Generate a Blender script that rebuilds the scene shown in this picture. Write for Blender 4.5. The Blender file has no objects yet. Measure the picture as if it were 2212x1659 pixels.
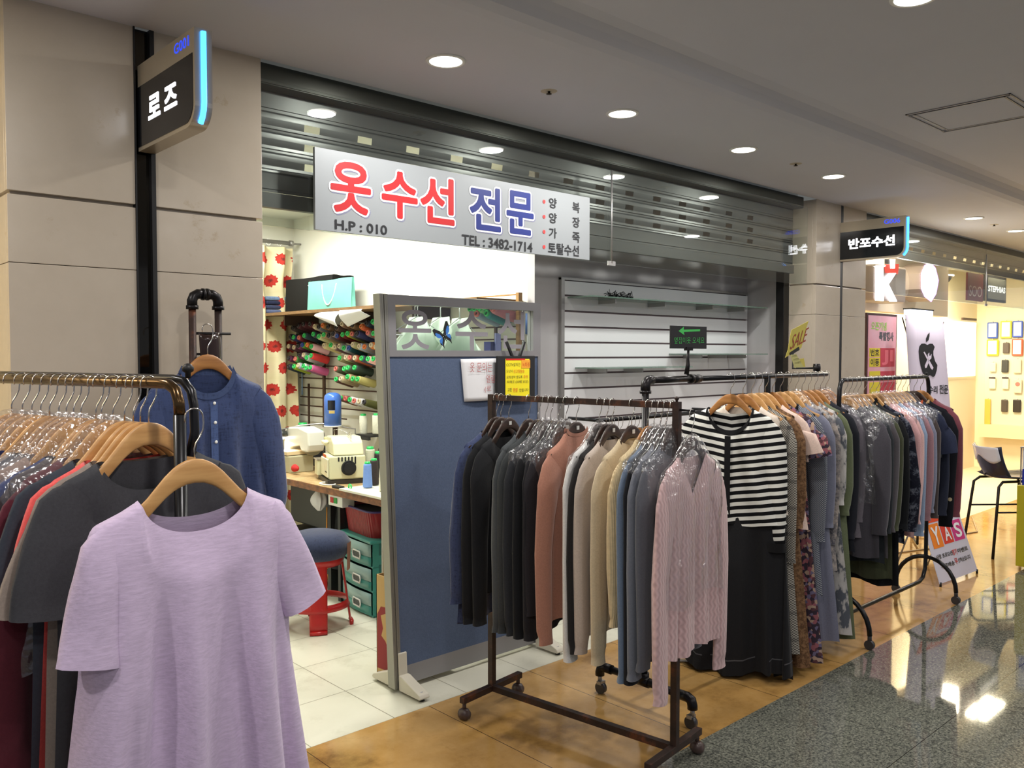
import bpy, bmesh, math, random
from mathutils import Vector, Matrix
S = bpy.context.scene
COL = S.collection
# ---------------------------------------------------------------- camera
F = 1830.0; CX, CY = 1106.0, 829.5
PITCH = math.atan(64.5 / F); YAW = math.atan(1984 / math.hypot(F, 64.5))
EYE = Vector((0, 0, 1.6))
cam = bpy.data.cameras.new('camera'); cam.sensor_width = 36; cam.lens = F / 2212 * 36; cam.clip_start = .02
co = bpy.data.objects.new('camera', cam); COL.objects.link(co)
co.location = EYE; co.rotation_euler = (math.pi / 2 - PITCH, 0, YAW - math.pi / 2); S.camera = co
_fh = Vector((math.cos(YAW), math.sin(YAW), 0)); _r = Vector((math.sin(YAW), -math.cos(YAW), 0))
_f = _fh * math.cos(PITCH) - Vector((0, 0, math.sin(PITCH))); _u = _fh * math.sin(PITCH) + Vector((0, 0, math.cos(PITCH)))
def ray(u, v): return _f + _r * ((u - CX) / F) + _u * ((CY - v) / F)
def onz(u, v, z): d = ray(u, v); return EYE + d * ((z - EYE.z) / d.z)     # measure: where the ray meets a plane of the place
def ony(u, v, y): d = ray(u, v); return EYE + d * ((y - EYE.y) / d.y)
def onx(u, v, x): d = ray(u, v); return EYE + d * ((x - EYE.x) / d.x)
# ---------------------------------------------------------------- view, world
vs = S.view_settings; vs.view_transform = 'Standard'; vs.look = 'None'; vs.gamma = 1; vs.use_curve_mapping = False
vs.exposure = -0.35
S.cycles.use_denoising = True; S.cycles.transparent_max_bounces = 32; S.cycles.max_bounces = 8
S.cycles.sample_clamp_indirect = 6
W = bpy.data.worlds.new('world'); S.world = W; W.use_nodes = True
W.node_tree.nodes['Background'].inputs[0].default_value = (.80, .86, 1, 1); W.node_tree.nodes['Background'].inputs[1].default_value = .32
def area(name, loc, size, power, col=(1, .95, .88), sy=None, rot=(0, 0, 0), spread=None):
    l = bpy.data.lights.new(name, 'AREA'); l.energy = power; l.color = col; l.size = size
    if sy: l.shape = 'RECTANGLE'; l.size_y = sy
    else: l.shape = 'DISK'
    if spread: l.spread = spread
    o = bpy.data.objects.new(name, l); COL.objects.link(o); o.location = loc; o.rotation_euler = rot; return o
CEIL = 2.725
LAMP_ROW = [2.045, 3.092, 4.121, 5.157, 7.583, 8.639]          # row of downlights along the shop fronts, y = 2.59
area('sewing_room_tube', (2.75, 5.0, 2.66), .18, 84, (1, 1, .92), 2.4)
area('sewing_room_tube', (2.45, 4.15, 2.66), 1.2, 34, (1, 1, .92), .18)
area('phone_shop_light', (8.0, 4.0, 2.66), .7, 150, (1, .86, .62), 1.2)
area('phone_shop_light', (11.0, 3.9, 2.66), .7, 190, (1, .86, .62), 1.0)
area('neighbour_shop_light', (-.9, 4.2, 2.6), .6, 60, (1, .80, .50), 1.5)
for x, y in [(-1.1, 1.14), (.85, .9), (4.93, 1.14), (7.0, 1.14), (-1.1, -1.3), (1.0, -1.3), (3.0, -1.3), (5.0, -1.3), (7.0, -1.3), (9.0, -1.3), (9.1, 1.14), (11.2, 1.14)]:
    area('corridor_lamp', (x, y, 2.76), .13, 22, (1, .96, .93))
# ---------------------------------------------------------------- materials
MC = {}
def lin(c): return tuple(((v / 255) / 12.92 if v / 255 <= .04045 else ((v / 255 + .055) / 1.055) ** 2.4) for v in c[:3]) + (1,)
class NT:
    def __init__(s, name):
        s.m = bpy.data.materials.new(name); s.m.use_nodes = True; s.t = s.m.node_tree; s.n = s.t.nodes; s.b = s.n['Principled BSDF']; s._c = None
    def add(s, typ, **k):
        n = s.n.new(typ)
        for a, v in k.items():
            if a[0] == 'i' and a[1:].isdigit(): s.put(v, n.inputs[int(a[1:])])
            elif a[:2] == 'i_': s.put(v, n.inputs[a[2:].replace('_', ' ')])
            else: setattr(n, a, v)
        return n
    def put(s, v, sock):
        if isinstance(v, bpy.types.NodeSocket): s.t.links.new(v, sock)
        elif isinstance(v, bpy.types.Node): s.t.links.new(v.outputs[0], sock)
        else: sock.default_value = v
    def co(s, kind='Object'):
        if not s._c: s._c = s.n.new('ShaderNodeTexCoord')
        return s._c.outputs[kind]
    def noise(s, scale, detail=4, rough=.55, vec=None, stretch=None, out=0):
        v = vec or s.co()
        if stretch: v = s.add('ShaderNodeMapping', i0=v, i3=stretch).outputs[0]
        return s.add('ShaderNodeTexNoise', i_Vector=v, i_Scale=scale, i_Detail=detail, i_Roughness=rough).outputs[out]
    def voro(s, scale, out='Distance', vec=None, feature='F1'):
        n = s.add('ShaderNodeTexVoronoi', i_Vector=vec or s.co(), i_Scale=scale); n.feature = feature; return n.outputs[out]
    def ramp(s, f, stops, inter='LINEAR'):
        n = s.add('ShaderNodeValToRGB', i0=f); n.color_ramp.interpolation = inter; e = n.color_ramp.elements
        while len(e) < len(stops): e.new(.5)
        for k, (p, c) in enumerate(stops): e[k].position = p; e[k].color = c if len(c) == 4 else tuple(c) + (1,)
        return n.outputs[0]
    def mix(s, f, a, b, mode='MIX'):
        n = s.add('ShaderNodeMix', data_type='RGBA', blend_type=mode); s.put(f, n.inputs[0]); s.put(a, n.inputs[6]); s.put(b, n.inputs[7]); return n.outputs[2]
    def math(s, op, a, b=0.0): return s.add('ShaderNodeMath', operation=op, i0=a, i1=b).outputs[0]
    def xyz(s, kind='Object'): return s.add('ShaderNodeSeparateXYZ', i0=s.co(kind)).outputs
    def line(s, v, x0, pitch, lw):                 # 1 on grid lines of a surface
        a = s.math('FRACT', s.math('DIVIDE', s.math('SUBTRACT', v, x0 - pitch / 2 - 100 * pitch), pitch))
        return s.math('LESS_THAN', s.math('ABSOLUTE', s.math('SUBTRACT', a, .5)), lw / pitch / 2)
    def bump(s, h, dist, strength=1.0): s.put(s.add('ShaderNodeBump', i_Height=h, i_Distance=dist, i_Strength=strength), s.b.inputs['Normal'])
    def set(s, **k):
        for a, v in k.items(): s.put(v, s.b.inputs[a.replace('_', ' ')])
        return s.m
def plain(name, c, rough=.5, metal=0, emit=None, es=1, var=.0, spec=None, coat=0):
    if name in MC: return MC[name]
    t = NT(name); col = lin(c)
    if var:
        n = t.noise(14, 5); col = t.mix(n, tuple(v * (1 - var) for v in col[:3]) + (1,), tuple(min(1, v * (1 + var)) for v in col[:3]) + (1,))
    t.set(Base_Color=col, Roughness=rough, Metallic=metal, Coat_Weight=coat)
    if spec is not None: t.set(Specular_IOR_Level=spec)
    if emit: t.set(Emission_Color=lin(emit), Emission_Strength=es)
    MC[name] = t.m; return t.m
def fab(c, kind='knit'):
    key = 'fabric_%s_%d_%d_%d' % ((kind,) + tuple(c))
    if key in MC: return MC[key]
    t = NT(key); col = lin(c); d = tuple(v * .72 for v in col[:3]) + (1,); l = tuple(min(1, v * 1.22 + .004) for v in col[:3]) + (1,)
    if kind == 'heather':
        n = t.noise(90, 5, .7, stretch=(.35, 1, 2.6)); n2 = t.noise(7, 3, stretch=(1, 1, .4)); c1 = t.mix(t.ramp(n, [(.3, (.25, .25, .25)), (.75, (.85, .85, .85))]), d, l)
        t.bump(n, .0012, .4)
    elif kind == 'rib':
        w = t.math('SINE', t.math('MULTIPLY', t.xyz()[0], 700.)); c1 = t.mix(t.math('MULTIPLY_ADD', w, .5) if 0 else t.noise(60, 4), d, l); t.bump(w, .0012, .6)
    elif kind == 'cable':
        w = t.math('SINE', t.math('ADD', t.math('MULTIPLY', t.xyz()[0], 420.), t.math('MULTIPLY', t.math('SINE', t.math('MULTIPLY', t.xyz()[2], 180.)), .9))); c1 = t.mix(t.math('ADD', .5, t.math('MULTIPLY', w, .22)), d, l); t.bump(w, .0016, .6)
    elif kind == 'linen':
        n = t.noise(120, 4, .7, stretch=(1, 1, .15)); n2 = t.noise(120, 4, .7, stretch=(.15, 1, 1)); nn = t.math('ADD', n, n2)
        c1 = t.mix(t.ramp(nn, [(.75, (0, 0, 0)), (1, (1, 1, 1))]), d, l); t.bump(nn, .001, .5)
    else:
        n = t.noise(160, 4, .7); c1 = t.mix(n, d, l); t.bump(n, .001, .5)
    t.set(Base_Color=c1, Roughness=.92, Specular_IOR_Level=.25, Sheen_Weight=.25 if max(c) > 70 else .05, Sheen_Roughness=.5)
    MC[key] = t.m; return t.m
def pattern(kind):
    if kind in MC: return MC[kind]
    t = NT(kind); x, y, z = t.xyz()
    if kind == 'striped_knit':
        zz = t.math('SUBTRACT', z, t.math('MULTIPLY', t.math('ABSOLUTE', x), .16)); f = t.math('FRACT', t.math('DIVIDE', t.math('ADD', zz, 10), .037))
        c = t.mix(t.math('GREATER_THAN', f, .5), lin((14, 14, 17)), lin((225, 224, 216)))
    elif kind == 'glen_plaid':
        a = t.math('SINE', t.math('MULTIPLY', x, 520)); b = t.math('SINE', t.math('MULTIPLY', z, 520)); g = t.math('MULTIPLY', a, b)
        big = t.math('ADD', t.line(x, 0, .11, .018), t.line(z, 0, .13, .018))
        c = t.mix(t.math('MULTIPLY', big, .45), t.mix(t.math('GREATER_THAN', g, 0), lin((84, 80, 76)), lin((176, 170, 158))), lin((60, 58, 58)))
    elif kind == 'check_gingham':
        c = t.mix(t.math('GREATER_THAN', t.math('MULTIPLY', t.math('SINE', t.math('MULTIPLY', x, 620)), t.math('SINE', t.math('MULTIPLY', z, 620))), 0), lin((58, 66, 82)), lin((150, 152, 156)))
    elif kind == 'floral_print':
        v = t.voro(58, 'Color'); h = t.add('ShaderNodeSeparateXYZ', i0=v).outputs[0]
        c = t.ramp(h, [(0, lin((58, 48, 60))), (.35, lin((58, 48, 60))), (.36, lin((150, 92, 100))), (.55, lin((112, 104, 132))), (.75, lin((176, 150, 132))), (.9, lin((92, 60, 66)))], 'CONSTANT')
    elif kind == 'grey_floral':
        c = t.ramp(t.noise(26, 6, .7), [(.36, lin((66, 66, 74))), (.5, lin((132, 126, 124))), (.62, lin((170, 158, 148)))])
    elif kind == 'white_leaf':
        c = t.ramp(t.noise(20, 4, .6, stretch=(1, 1, .5)), [(.44, lin((92, 96, 104))), (.5, lin((188, 184, 180))), (.6, lin((200, 196, 192)))])
    elif kind == 'navy_paisley':
        c = t.ramp(t.noise(22, 6, .75), [(.5, lin((18, 20, 34))), (.58, lin((84, 88, 100))), (.7, lin((120, 118, 124)))])
    elif kind == 'star_knit':
        c = t.ramp(t.voro(9), [(0, lin((176, 160, 130))), (.10, lin((176, 160, 130))), (.105, lin((16, 17, 24))), (1, lin((16, 17, 24)))], 'CONSTANT')
    elif kind == 'brown_print':
        c = t.ramp(t.noise(70, 4, .7), [(.4, lin((92, 66, 46))), (.6, lin((140, 106, 76)))])
    t.bump(t.noise(150, 4, .7), .001, .4); t.set(Base_Color=c, Roughness=.9, Specular_IOR_Level=.25); MC[kind] = t.m; return t.m
def mk(name, fn):
    if name not in MC: t = NT(name); fn(t); MC[name] = t.m
    return MC[name]
def _marble(t):
    n = t.noise(2.2, 8, .65); n2 = t.noise(9, 8, .7); v = t.noise(5, 10, .8, out=0)
    c = t.mix(n, lin((174, 161, 143)), lin((203, 192, 175))); c = t.mix(t.ramp(n2, [(.62, (0, 0, 0)), (.72, (.5, .5, .5))]), c, lin((160, 136, 100)))
    t.set(Base_Color=c, Roughness=t.ramp(n2, [(.3, (.16,) * 3), (.8, (.3,) * 3)])); t.bump(v, .0006, .3)
MARBLE = mk('beige_marble', _marble)
def _granite(t):
    x, y, z = t.xyz(); n = t.noise(95, 5, .8); m = t.noise(30, 5, .7); v = t.voro(150, 'Color')
    sp = t.ramp(n, [(.36, lin((44, 46, 44))), (.47, lin((92, 94, 86))), (.56, lin((128, 128, 116))), (.68, lin((160, 158, 144)))])
    c = t.mix(t.ramp(m, [(.5, (0, 0, 0)), (.62, (.6, .6, .6))]), sp, lin((58, 60, 58)))
    g = t.math('MAXIMUM', t.line(x, .41, .63, .003), t.line(y, .755, .63, .003)); c = t.mix(g, c, lin((38, 36, 32)))
    t.set(Base_Color=c, Roughness=.045, IOR=1.62)
GRANITE = mk('polished_granite', _granite)
def _ochre(t):
    x, y, z = t.xyz(); n = t.noise(1.9, 8, .68); n2 = t.noise(5.5, 7, .7)
    c = t.ramp(n, [(.32, lin((120, 88, 48))), (.46, lin((176, 136, 78))), (.7, lin((198, 160, 104)))]); c = t.mix(t.ramp(n2, [(.56, (0, 0, 0)), (.75, (.5, .5, .5))]), c, lin((120, 84, 44)))
    c = t.mix(t.line(x, .41, .63, .0035), c, lin((70, 48, 26))); t.set(Base_Color=c, Roughness=.10)
OCHRE = mk('ochre_marble_floor', _ochre)
def _tile(t):
    x, y, z = t.xyz(); n = t.noise(2, 6, .6); g = t.math('MAXIMUM', t.line(x, 2.112, .41, .004), t.line(y, 3.05, .406, .004))
    c = t.mix(n, lin((196, 194, 176)), lin((222, 220, 204))); c = t.mix(t.ramp(t.noise(3.3, 8, .75), [(.52, (0, 0, 0)), (.8, (.5, .5, .5))]), c, lin((140, 134, 110)))
    t.set(Base_Color=t.mix(g, c, lin((132, 128, 112))), Roughness=.28)
TILE = mk('white_floor_tile', _tile)
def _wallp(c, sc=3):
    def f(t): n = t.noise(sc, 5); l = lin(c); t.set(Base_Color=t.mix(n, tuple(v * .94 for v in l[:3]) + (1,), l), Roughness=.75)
    return f
CEILM = mk('ceiling_paint', _wallp((204, 205, 214)))
WHITEW = mk('cream_wall_paint', _wallp((236, 236, 224)))
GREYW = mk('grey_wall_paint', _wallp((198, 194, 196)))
CREAMW = mk('warm_cream_paint', _wallp((240, 228, 196)))
def _woodm(a, b, sc=1.):
    def f(t):
        n = t.noise(16 * sc, 6, .6, stretch=(.25, 1, 2.)); t.set(Base_Color=t.mix(t.ramp(n, [(.35, (0, 0, 0)), (.65, (1, 1, 1))]), lin(a), lin(b)), Roughness=.38); t.bump(n, .0004, .3)
    return f
WOOD = mk('maple_hanger_wood', _woodm((188, 138, 82), (214, 166, 106)))
WOODO = mk('amber_hanger_wood', _woodm((150, 98, 50), (186, 130, 72)))
WOODD = mk('dark_walnut_hanger_wood', _woodm((40, 28, 24), (70, 50, 42)))
def _rust(t):
    n = t.noise(9, 8, .7); t.set(Base_Color=t.ramp(n, [(.35, lin((40, 34, 32))), (.55, lin((64, 46, 40))), (.68, lin((122, 70, 44)))]), Roughness=.5, Metallic=.35); t.bump(n, .0008, .4)
RUST = mk('rusty_brown_steel', _rust)
BLACKM = plain('black_painted_steel', (24, 24, 27), .28, .3)
IRON = mk('black_iron_pipe', lambda t: (t.set(Base_Color=t.mix(t.noise(20, 5), lin((22, 22, 25)), lin((44, 40, 40))), Roughness=.32, Metallic=.6)))
BRONZE = plain('bronze_tube', (96, 74, 48), .22, .85)
CHROME = plain('chrome', (205, 200, 196), .16, 1)
ALU = plain('brushed_aluminium', (168, 166, 164), .38, .7, var=.05)
SILVER = plain('silver_sign_board', (152, 157, 160), .45, .2)
WHITE = plain('white_plastic', (232, 232, 226), .4)
BLACK = plain('matt_black', (18, 18, 20), .5)
DARK = plain('dark_grey_metal', (62, 63, 60), .35, .6)
GREEN = plain('green_plastic', (44, 190, 96), .35)
CREAM = plain('cream_machine_enamel', (216, 214, 178), .35)
def _glass(t, tint=(.93, .96, .95), gl=.10):
    n, L = t.n, t.t.links; tr = t.add('ShaderNodeBsdfTransparent', i0=tint + (1,)); g = t.add('ShaderNodeBsdfGlossy', i0=(1, 1, 1, 1)); g.inputs['Roughness'].default_value = .015
    lw = t.add('ShaderNodeLayerWeight', i0=.5).outputs[1]; f = t.math('ADD', t.math('POWER', lw, 5.0), gl); mx = t.add('ShaderNodeMixShader', i0=f, i1=tr, i2=g); L.new(mx.outputs[0], n['Material Output'].inputs[0])
GLASS = mk('clear_glass', lambda t: _glass(t, (.93, .96, .95), .06))
def _film(t):
    n, L = t.n, t.t.links; nz = t.noise(9, 3, .5, stretch=(1, 1, .55)); nz2 = t.noise(30, 2, .5); b = t.add('ShaderNodeBump', i_Height=t.math('ADD', nz, t.math('MULTIPLY', nz2, .25)), i_Distance=.05, i_Strength=1.0)
    tr = t.add('ShaderNodeBsdfTransparent', i0=(.975, .975, .98, 1)); g = t.add('ShaderNodeBsdfGlossy', i0=(1, 1, 1, 1), i_Normal=b); g.inputs['Roughness'].default_value = .2
    f = t.math('POWER', t.add('ShaderNodeLayerWeight', i0=.5).outputs[1], 5.0); mx = t.add('ShaderNodeMixShader', i0=t.math('ADD', f, .10), i1=tr, i2=g)
    d = t.add('ShaderNodeBsdfDiffuse', i0=(.8, .8, .82, 1)); m2 = t.add('ShaderNodeMixShader', i0=.03, i1=mx, i2=d); L.new(m2.outputs[0], n['Material Output'].inputs[0])
FILM = mk('clear_plastic_film', _film)
def glow(name, c, s): return plain(name, c, .5, emit=c, es=s)
# ---------------------------------------------------------------- mesh builder
class MB:
    def __init__(s): s.v = []; s.f = []; s.sm = []
    def quad(s, *p, smooth=False): i = len(s.v); s.v += [tuple(q) for q in p]; s.f.append(tuple(range(i, i + len(p)))); s.sm.append(smooth); return s
    def box(s, x0, x1, y0, y1, z0, z1, M=None):
        i = len(s.v); P = [Vector((x, y, z)) for x in (x0, x1) for y in (y0, y1) for z in (z0, z1)]
        s.v += [tuple(M @ p if M else p) for p in P]
        for q in ((0, 1, 3, 2), (4, 6, 7, 5), (0, 4, 5, 1), (2, 3, 7, 6), (0, 2, 6, 4), (1, 5, 7, 3)): s.f.append(tuple(i + k for k in q)); s.sm.append(False)
        return s
    def tube(s, pts, r, n=10, caps=True, sq=False):
        P = [Vector(p) for p in pts]; R = r if isinstance(r, (list, tuple)) else [r] * len(P); i0 = len(s.v); up = None
        for k, p in enumerate(P):
            t = (P[min(k + 1, len(P) - 1)] - P[max(k - 1, 0)]).normalized()
            if up is None: up = Vector((0, 0, 1)) if abs(t.z) < .9 else Vector((0, 1, 0))
            a = t.cross(up).normalized(); b = a.cross(t).normalized(); up = b
            for q in range(n):
                th = 2 * math.pi * (q + (.5 if sq else 0)) / n; s.v.append(tuple(p + a * (math.cos(th) * R[k]) + b * (math.sin(th) * R[k])))
        for k in range(len(P) - 1):
            for q in range(n): s.f.append((i0 + k * n + q, i0 + k * n + (q + 1) % n, i0 + (k + 1) * n + (q + 1) % n, i0 + (k + 1) * n + q)); s.sm.append(not sq)
        if caps: s.f.append(tuple(i0 + q for q in range(n))[::-1]); s.f.append(tuple(i0 + (len(P) - 1) * n + q for q in range(n))); s.sm += [False, False]
        return s
    def lathe(s, prof, n=20, M=None, caps=True):                # prof: (r, z)
        i0 = len(s.v)
        for r, z in prof:
            for q in range(n):
                th = 2 * math.pi * q / n; p = Vector((r * math.cos(th), r * math.sin(th), z)); s.v.append(tuple(M @ p if M else p))
        for k in range(len(prof) - 1):
            for q in range(n): s.f.append((i0 + k * n + q, i0 + k * n + (q + 1) % n, i0 + (k + 1) * n + (q + 1) % n, i0 + (k + 1) * n + q)); s.sm.append(True)
        if caps: s.f.append(tuple(i0 + q for q in range(n))[::-1]); s.f.append(tuple(i0 + (len(prof) - 1) * n + q for q in range(n))); s.sm += [False, False]
        return s
    def prism(s, poly, y0, y1, M=None):                        # poly in x,z ; extruded along y
        i = len(s.v); n = len(poly)
        for y in (y0, y1):
            for x, z in poly: p = Vector((x, y, z)); s.v.append(tuple(M @ p if M else p))
        s.f.append(tuple(range(i, i + n))); s.f.append(tuple(range(i + n, i + 2 * n))[::-1]); s.sm += [False, False]
        for k in range(n): s.f.append((i + k, i + n + k, i + n + (k + 1) % n, i + (k + 1) % n)); s.sm.append(False)
        return s
    def grid(s, fn, nu, nv, smooth=True, closed=False):
        i = len(s.v)
        for a in range(nu + 1):
            for b in range(nv + 1): s.v.append(tuple(fn(a / nu, b / nv)))
        for a in range(nu):
            for b in range(nv): k = i + a * (nv + 1) + b; s.f.append((k, k + nv + 1, k + nv + 2, k + 1)); s.sm.append(smooth)
        return s
    def build(s, name, mat, parent=None, loc=None, weld=False, bevel=0, solid=0, rz=0):
        me = bpy.data.meshes.new(name); me.from_pydata(s.v, [], s.f); me.polygons.foreach_set('use_smooth', s.sm); me.materials.append(mat)
        bm = bmesh.new(); bm.from_mesh(me)
        if weld: bmesh.ops.remove_doubles(bm, verts=bm.verts, dist=1e-5)
        bmesh.ops.recalc_face_normals(bm, faces=bm.faces); bm.to_mesh(me); bm.free()
        o = bpy.data.objects.new(name, me); COL.objects.link(o)
        if parent: o.parent = parent
        if loc: o.location = loc
        if rz: o.rotation_euler.z = rz
        if bevel: b = o.modifiers.new('bevel', 'BEVEL'); b.width = bevel; b.segments = 2; b.limit_method = 'ANGLE'
        if solid: b = o.modifiers.new('solid', 'SOLIDIFY'); b.thickness = solid
        return o
def tag(o, label=None, cat=None, group=None, kind=None):
    if label: o['label'] = label
    if cat: o['category'] = cat
    if group: o['group'] = group
    if kind: o['kind'] = kind
    return o
def thing(name, label, cat, loc=(0, 0, 0), rz=0, group=None):
    o = bpy.data.objects.new(name, None); COL.objects.link(o); o.location = loc; o.rotation_euler.z = rz; o.empty_display_size = .05; return tag(o, label, cat, group)
def struct(mb, name, mat, label, **k): o = mb.build(name, mat, **k); return tag(o, label, 'building part', kind='structure')
def solo(mb, name, mat, label, cat, group=None, **k): return tag(mb.build(name, mat, **k), label, cat, group)
def copy_tree(o, parent=None):
    c = o.copy(); COL.objects.link(c); c.parent = parent
    for ch in [x for x in o.children]: copy_tree(ch, c)
    return c
# text laid on a plane: O = lower left corner, U = width vector, V = height vector
_tc = {}
def glyphs(body, off=0.0):
    k = (body, off)
    if k in _tc: return _tc[k]
    c = bpy.data.curves.new('lettering', 'FONT'); c.body = body; c.offset = off; c.resolution_u = 4; o = bpy.data.objects.new('lettering', c); COL.objects.link(o); bpy.context.view_layer.update()
    m = bpy.data.meshes.new_from_object(o.evaluated_get(bpy.context.evaluated_depsgraph_get()))
    r = ([v.co.copy() for v in m.vertices], [tuple(p.vertices) for p in m.polygons]); bpy.data.objects.remove(o); bpy.data.curves.remove(c); bpy.data.meshes.remove(m); _tc[k] = r; return r
def lettering(body, O, U, V, mat, parent=None, off=0.0, base=None, name='lettering', shift=(0, 0)):
    vs_, fs = glyphs(body, off); bv = glyphs(body, base if base is not None else off)[0]
    x0 = min(v.x for v in bv); x1 = max(v.x for v in bv); y0 = min(v.y for v in bv); y1 = max(v.y for v in bv)
    O, U, V = Vector(O), Vector(U), Vector(V); mb = MB()
    mb.v = [tuple(O + U * ((v.x - x0) / (x1 - x0) + shift[0]) + V * ((v.y - y0) / (y1 - y0) + shift[1])) for v in vs_]; mb.f = fs; mb.sm = [False] * len(fs)
    return mb.build(name, mat, parent)
# ================================================================ setting
struct(MB().box(-4, 5.9, 3.05, 6.6, -.05, 0), 'floor', TILE, 'white square floor tiles inside the alteration shop')
struct(MB().box(-4, 17, 2.012, 3.05, -.05, 0), 'floor', OCHRE, 'ochre marble floor strip in front of the shops')
struct(MB().box(-4, 17, -6, 2.012, -.05, 0), 'floor', GRANITE, 'polished grey speckled granite corridor floor')
struct(MB().box(5.9, 17, 3.05, 6.6, -.05, 0), 'floor', mk('cream_floor', _wallp((222, 204, 170))), 'cream floor inside the phone shop')
prof = [(-6, 2.79), (1.98, 2.79), (2.03, 2.782), (2.06, 2.765), (2.09, 2.742), (2.13, 2.729), (2.18, CEIL), (3.05, CEIL), (3.05, 3.0), (-6, 3.0)]
m = MB(); m.grid(lambda a, b: (-4 + 21 * b, prof[round(a * 9)][0], prof[round(a * 9)][1]), 9, 1, smooth=False)
struct(m, 'ceiling', CEILM, 'pale painted corridor ceiling with a shallow soft step')
struct(MB().box(.66, 5.9, 3.24, 6.6, CEIL, 3.0), 'ceiling', WHITEW, 'white ceiling inside the alteration shop')
struct(MB().box(6.6, 17, 3.24, 6.6, CEIL, 3.0), 'ceiling', WHITEW, 'white ceiling inside the phone shop')
struct(MB().box(-4, .66, 3.4, 6.6, CEIL, 3.0), 'ceiling', CREAMW, 'ceiling of the warmly lit shop at the far left')
def pilaster(x0, x1, cx0, cx1, lab):
    m = MB(); m.box(x0 + .012, x1 - .012, 3.075, 3.44, 0, CEIL)
    for a, b in ((x0, cx0), (cx1, x1)):
        for z0, z1 in ((0, .62), (.622, 1.25), (1.252, 1.890), (1.892, 2.106), (2.118, CEIL)):
            m.box(a, b, 3.05, 3.078, z0, z1)
    for xx in (x0, x1 - .028):
        for z0, z1 in ((0, .62), (.622, 1.25), (1.252, 1.890), (1.892, 2.106), (2.118, CEIL)): m.box(xx, xx + .028, 3.078, 3.45, z0, z1)
    return struct(m, 'wall_front', MARBLE, lab, bevel=.0015)
pilaster(.653, 1.513, 1.044, 1.113, 'beige marble pilaster left of the alteration shop')
pilaster(5.825, 6.63, 6.203, 6.245, 'beige marble pilaster between the two shops')
struct(MB().box(1.046, 1.100, 3.071, 3.074, 0, CEIL), 'trim_1', plain('smoked_mirror', (70, 66, 60), .05, .9), 'dark mirror strip set in the left marble pilaster')
m = MB(); m.box(1.044, 1.049, 3.046, 3.074, 0, CEIL).box(1.098, 1.113, 3.046, 3.074, 0, CEIL)
struct(m, 'trim_1', BLACK, 'black edges of the strip in the left marble pilaster')
struct(MB().box(6.205, 6.243, 3.052, 3.074, 0, CEIL), 'trim_2', BLACK, 'black vertical strip in the right marble pilaster')
struct(MB().box(5.722, 5.80, 3.245, 3.31, 0, 2.6), 'trim_3', plain('black_anodised', (34, 32, 32), .3, .5), 'black metal post at the right end of the shop front', bevel=.003)
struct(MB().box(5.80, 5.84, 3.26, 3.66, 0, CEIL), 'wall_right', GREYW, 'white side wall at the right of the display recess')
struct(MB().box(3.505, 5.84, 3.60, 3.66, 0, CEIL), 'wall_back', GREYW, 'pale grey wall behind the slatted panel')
struct(MB().box(3.505, 3.565, 3.66, 6.5, 0, CEIL), 'wall_right', WHITEW, 'cream partition wall carrying the thread racks')
struct(MB().box(.6, 3.565, 6.5, 6.56, 0, CEIL), 'wall_back', WHITEW, 'cream back wall of the sewing room')
struct(MB().box(.70, .76, 3.45, 6.5, 0, CEIL), 'wall_left', WHITEW, 'cream left wall of the sewing room')
struct(MB().box(-3, .70, 4.6, 4.66, 0, CEIL), 'wall_back', CREAMW, 'warm lit wall of the shop at the far left')
YB = onx(2108, 800, 13.0).y
struct(MB().box(13.0, 13.06, 3.05, YB, 0, CEIL), 'wall_right', CREAMW, 'cream right wall of the phone shop carrying the accessories')
struct(MB().box(6.6, 13.06, YB, YB + .06, 0, CEIL), 'wall_back', CREAMW, 'bright cream back wall of the phone shop')
struct(MB().box(6.60, 6.66, 3.45, YB, 0, CEIL), 'wall_left', CREAMW, 'cream side wall of the phone shop')
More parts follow.
